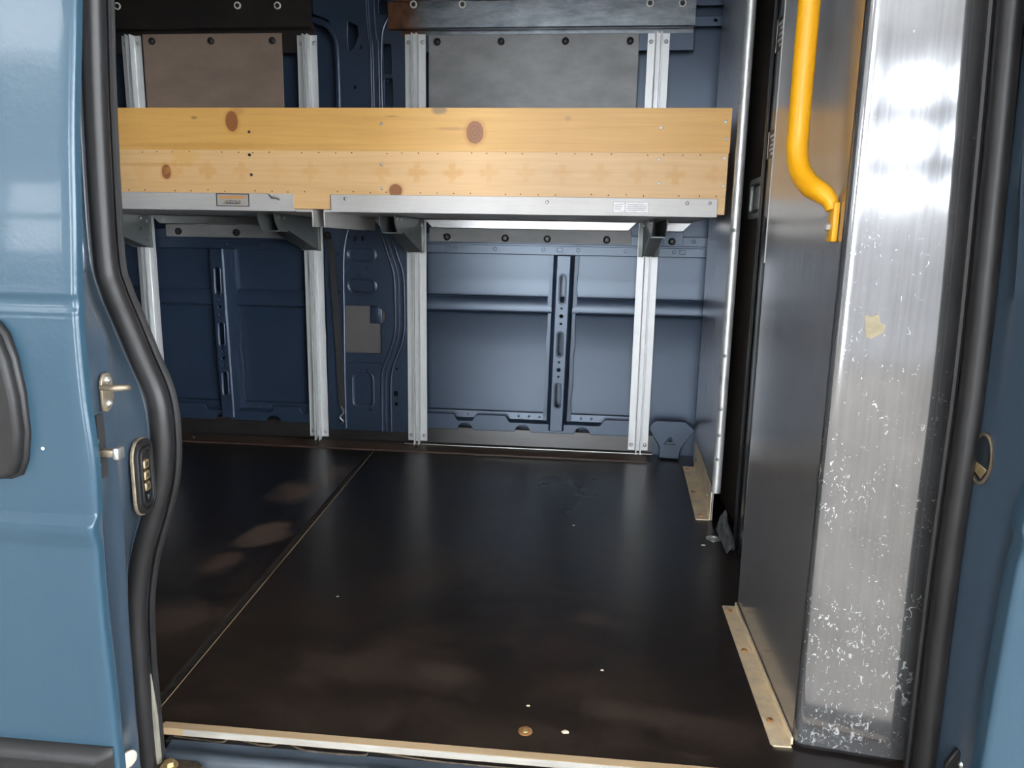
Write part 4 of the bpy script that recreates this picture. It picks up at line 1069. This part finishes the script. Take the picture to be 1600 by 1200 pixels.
for z in zz:
    e = interp(EDGE_L, z); y = skin_y(z)
    xs_ = [-1.95, -1.6, -1.3, -1.05, -0.9, -0.8, -0.75, -0.70, e - 0.022, e - 0.007]
    r = [(x, y + 0.0, z) for x in xs_] + [(e - 0.003, y + 0.001, z), (e - 0.0008, y + 0.003, z), (e, y + 0.006, z), (e - 0.001, y + 0.016, z), (e - 0.03, y + 0.018, z)]
    rows.append(r)
grid('skin', rows, M_skin, sd, True)
# pull handle
hy = 0.8535
outl = [(-0.8887, 0.5338), (-0.8791, 0.5223), (-0.7406, 0.5204), (-0.7234, 0.5271), (-0.7138, 0.5481), (-0.7081, 0.5835), (-0.7095, 0.6293), (-0.7157, 0.6752), (-0.7243, 0.7058), (-0.7358, 0.7211), (-0.8648, 0.7268), (-0.881, 0.7172), (-0.8887, 0.6962)]
inn = [(-0.8648, 0.572), (-0.8552, 0.5605), (-0.7597, 0.5634), (-0.7453, 0.5768), (-0.7386, 0.6007), (-0.7382, 0.6341), (-0.7434, 0.6676), (-0.753, 0.6848), (-0.8552, 0.6914), (-0.8648, 0.6819)]
hdl = xz_plate('pull_handle', outl, [inn], 0.020, hy - 0.019, M_blackplast, sd, 0.006)
xz_plate('handle_base', [(x * 1.0 + (0.0035 if x > -0.765 else -0.0035), z + (0.0035 if z > 0.6 else -0.0035)) for x, z in outl], [], 0.012, hy - 0.006, M_rubber, hdl, 0.004)
xz_plate('finger_well', inn, [], 0.004, hy - 0.0085, M_cab, hdl, 0.001)
# lower black moulding
bm = bmesh.new()
prof = [(0.866, 0.132), (0.848, 0.132), (0.838, 0.125), (0.835, 0.116), (0.839, 0.106), (0.842, 0.05), (0.846, -0.06), (0.866, -0.062)]
rowsm = [[(x, y, z) for y, z in prof] for x in (-1.94, -1.2, -0.648)] + [[(-0.632, max(y, 0.852), z) for y, z in prof]]
mo = grid('side_moulding', rowsm, M_blackplast, sd, True)
fastener('paint_chip', 'dome', (-0.690, 0.8530, 0.560), 0.0022, M_white, sd)

# ---- right pillar
p2 = empty('trim_3', (0.56, 0.97, 0)); struct(p2, 'blue front door pillar right of the aluminium cover')
CRE_R = [(1.8075, 0.5259), (1.1487, 0.5397), (0.9575, 0.5546), (0.8268, 0.5663), (0.66, 0.5759), (0.5431, 0.5833), (0.4794, 0.5854), (0.3402, 0.5865), (0.0916, 0.5876), (-0.2644, 0.5876)]
EDR = [(1.81, 0.5411), (1.1496, 0.5624), (0.9046, 0.5752), (0.7448, 0.5837), (0.6063, 0.5923), (0.5403, 0.5891), (0.4785, 0.5827), (0.4252, 0.5805), (0.3134, 0.5784), (0.1216, 0.5784), (-0.2672, 0.5784)]
rows = []
for z in zs:
    s_ = interp(SEAL_R, z); c_ = interp(CRE_R, z); e = interp(EDR, z)
    rows.append([(s_ + 0.014, 1.112, z), (s_ + 0.006, 1.104, z), (s_ + 0.006, 1.092, z), (s_ + 0.014, 1.080, z), (s_ + 0.0205, 1.060, z), (c_ - 0.008, 1.036, z), (c_ - 0.001, 1.024, z), (c_ + 0.003, 1.008, z), (c_ + 0.007, 0.998, z), (c_ + 0.012, 0.993, z), (c_ + 0.017, 0.994, z), (c_ + 0.05, 1.010, z)])
grid('pillar_sheet', rows, M_paint, p2, True)
# oval keeper hole with worn rim
kU = Vector((0.31, -0.951, 0)); kN = Vector((-0.951, -0.31, 0)); kO = Vector((0.5665, 1.064, 0.5445))
def oval(w, h, dz=0.0): return [(w * math.cos(2 * math.pi * k / 22), dz + h * math.sin(2 * math.pi * k / 22)) for k in range(22)]
kp = plate('keeper_rim', oval(0.0180, 0.0385), [oval(0.0145, 0.0335)], 0.005, kO + kN * 0.002, kU, (0, 0, 1), M_grime, p2, 0.0012)
plate('keeper_cavity', oval(0.0155, 0.0345), [], 0.0015, kO + kN * 0.0005, kU, (0, 0, 1), M_blackgloss, kp, 0.0003)
plate('keeper_wedge', [(-0.011, -0.006), (0.010, -0.014), (0.003, -0.029), (-0.010, -0.020)], [], 0.0015, kO + kN * 0.0018, kU, (0, 0, 1), M_brass, kp, 0.0003)
# black roller bracket at the foot
rbk = xz_plate('roller_bracket', [(0.561, -0.03), (0.561, 0.078), (0.575, 0.104), (0.592, 0.088), (0.5935, -0.03)], [], 0.008, 1.036, M_blackplast, p2, 0.002)
fastener('bracket_bolt', 'dome', (0.5845, 1.0355, 0.080), 0.0068, M_zinc, rbk)
fastener('bracket_bolt', 'dome', (0.5740, 1.0355, 0.058), 0.0068, M_zinc, rbk)
# ---- front door of the cab
fd = empty('door_1', (0.95, 0.90, -0.2)); struct(fd, 'blue front cab door at the right edge')
rows = []
for z in zz:
    e = interp(EDR, z); y = skin_y(z) + 0.125
    rows.append([(e + 0.03, y + 0.03, z), (e + 0.001, y + 0.028, z), (e, y + 0.006, z), (e + 0.0008, y + 0.003, z), (e + 0.003, y + 0.001, z), (e + 0.01, y, z), (0.64, y, z), (0.9, y, z), (1.38, y, z)])
grid('skin', rows, M_skin, fd, True)

# ---- remaining near-side shell (header over the opening, wall behind the sliding door, cab side)
wf = empty('wall_front', (-0.6, 1.05, -0.2)); struct(wf, 'near side of the van body around the door opening')
box('header', -0.76, 0.64, 1.045, 1.11, 1.775, 1.93, M_paint, wf)
box('rear_side', -2.45, -0.735, 1.045, 1.085, -0.35, 1.93, M_paint, wf)
box('cab_side', 0.615, 1.40, 1.06, 1.09, -0.35, 1.93, M_paint, wf)
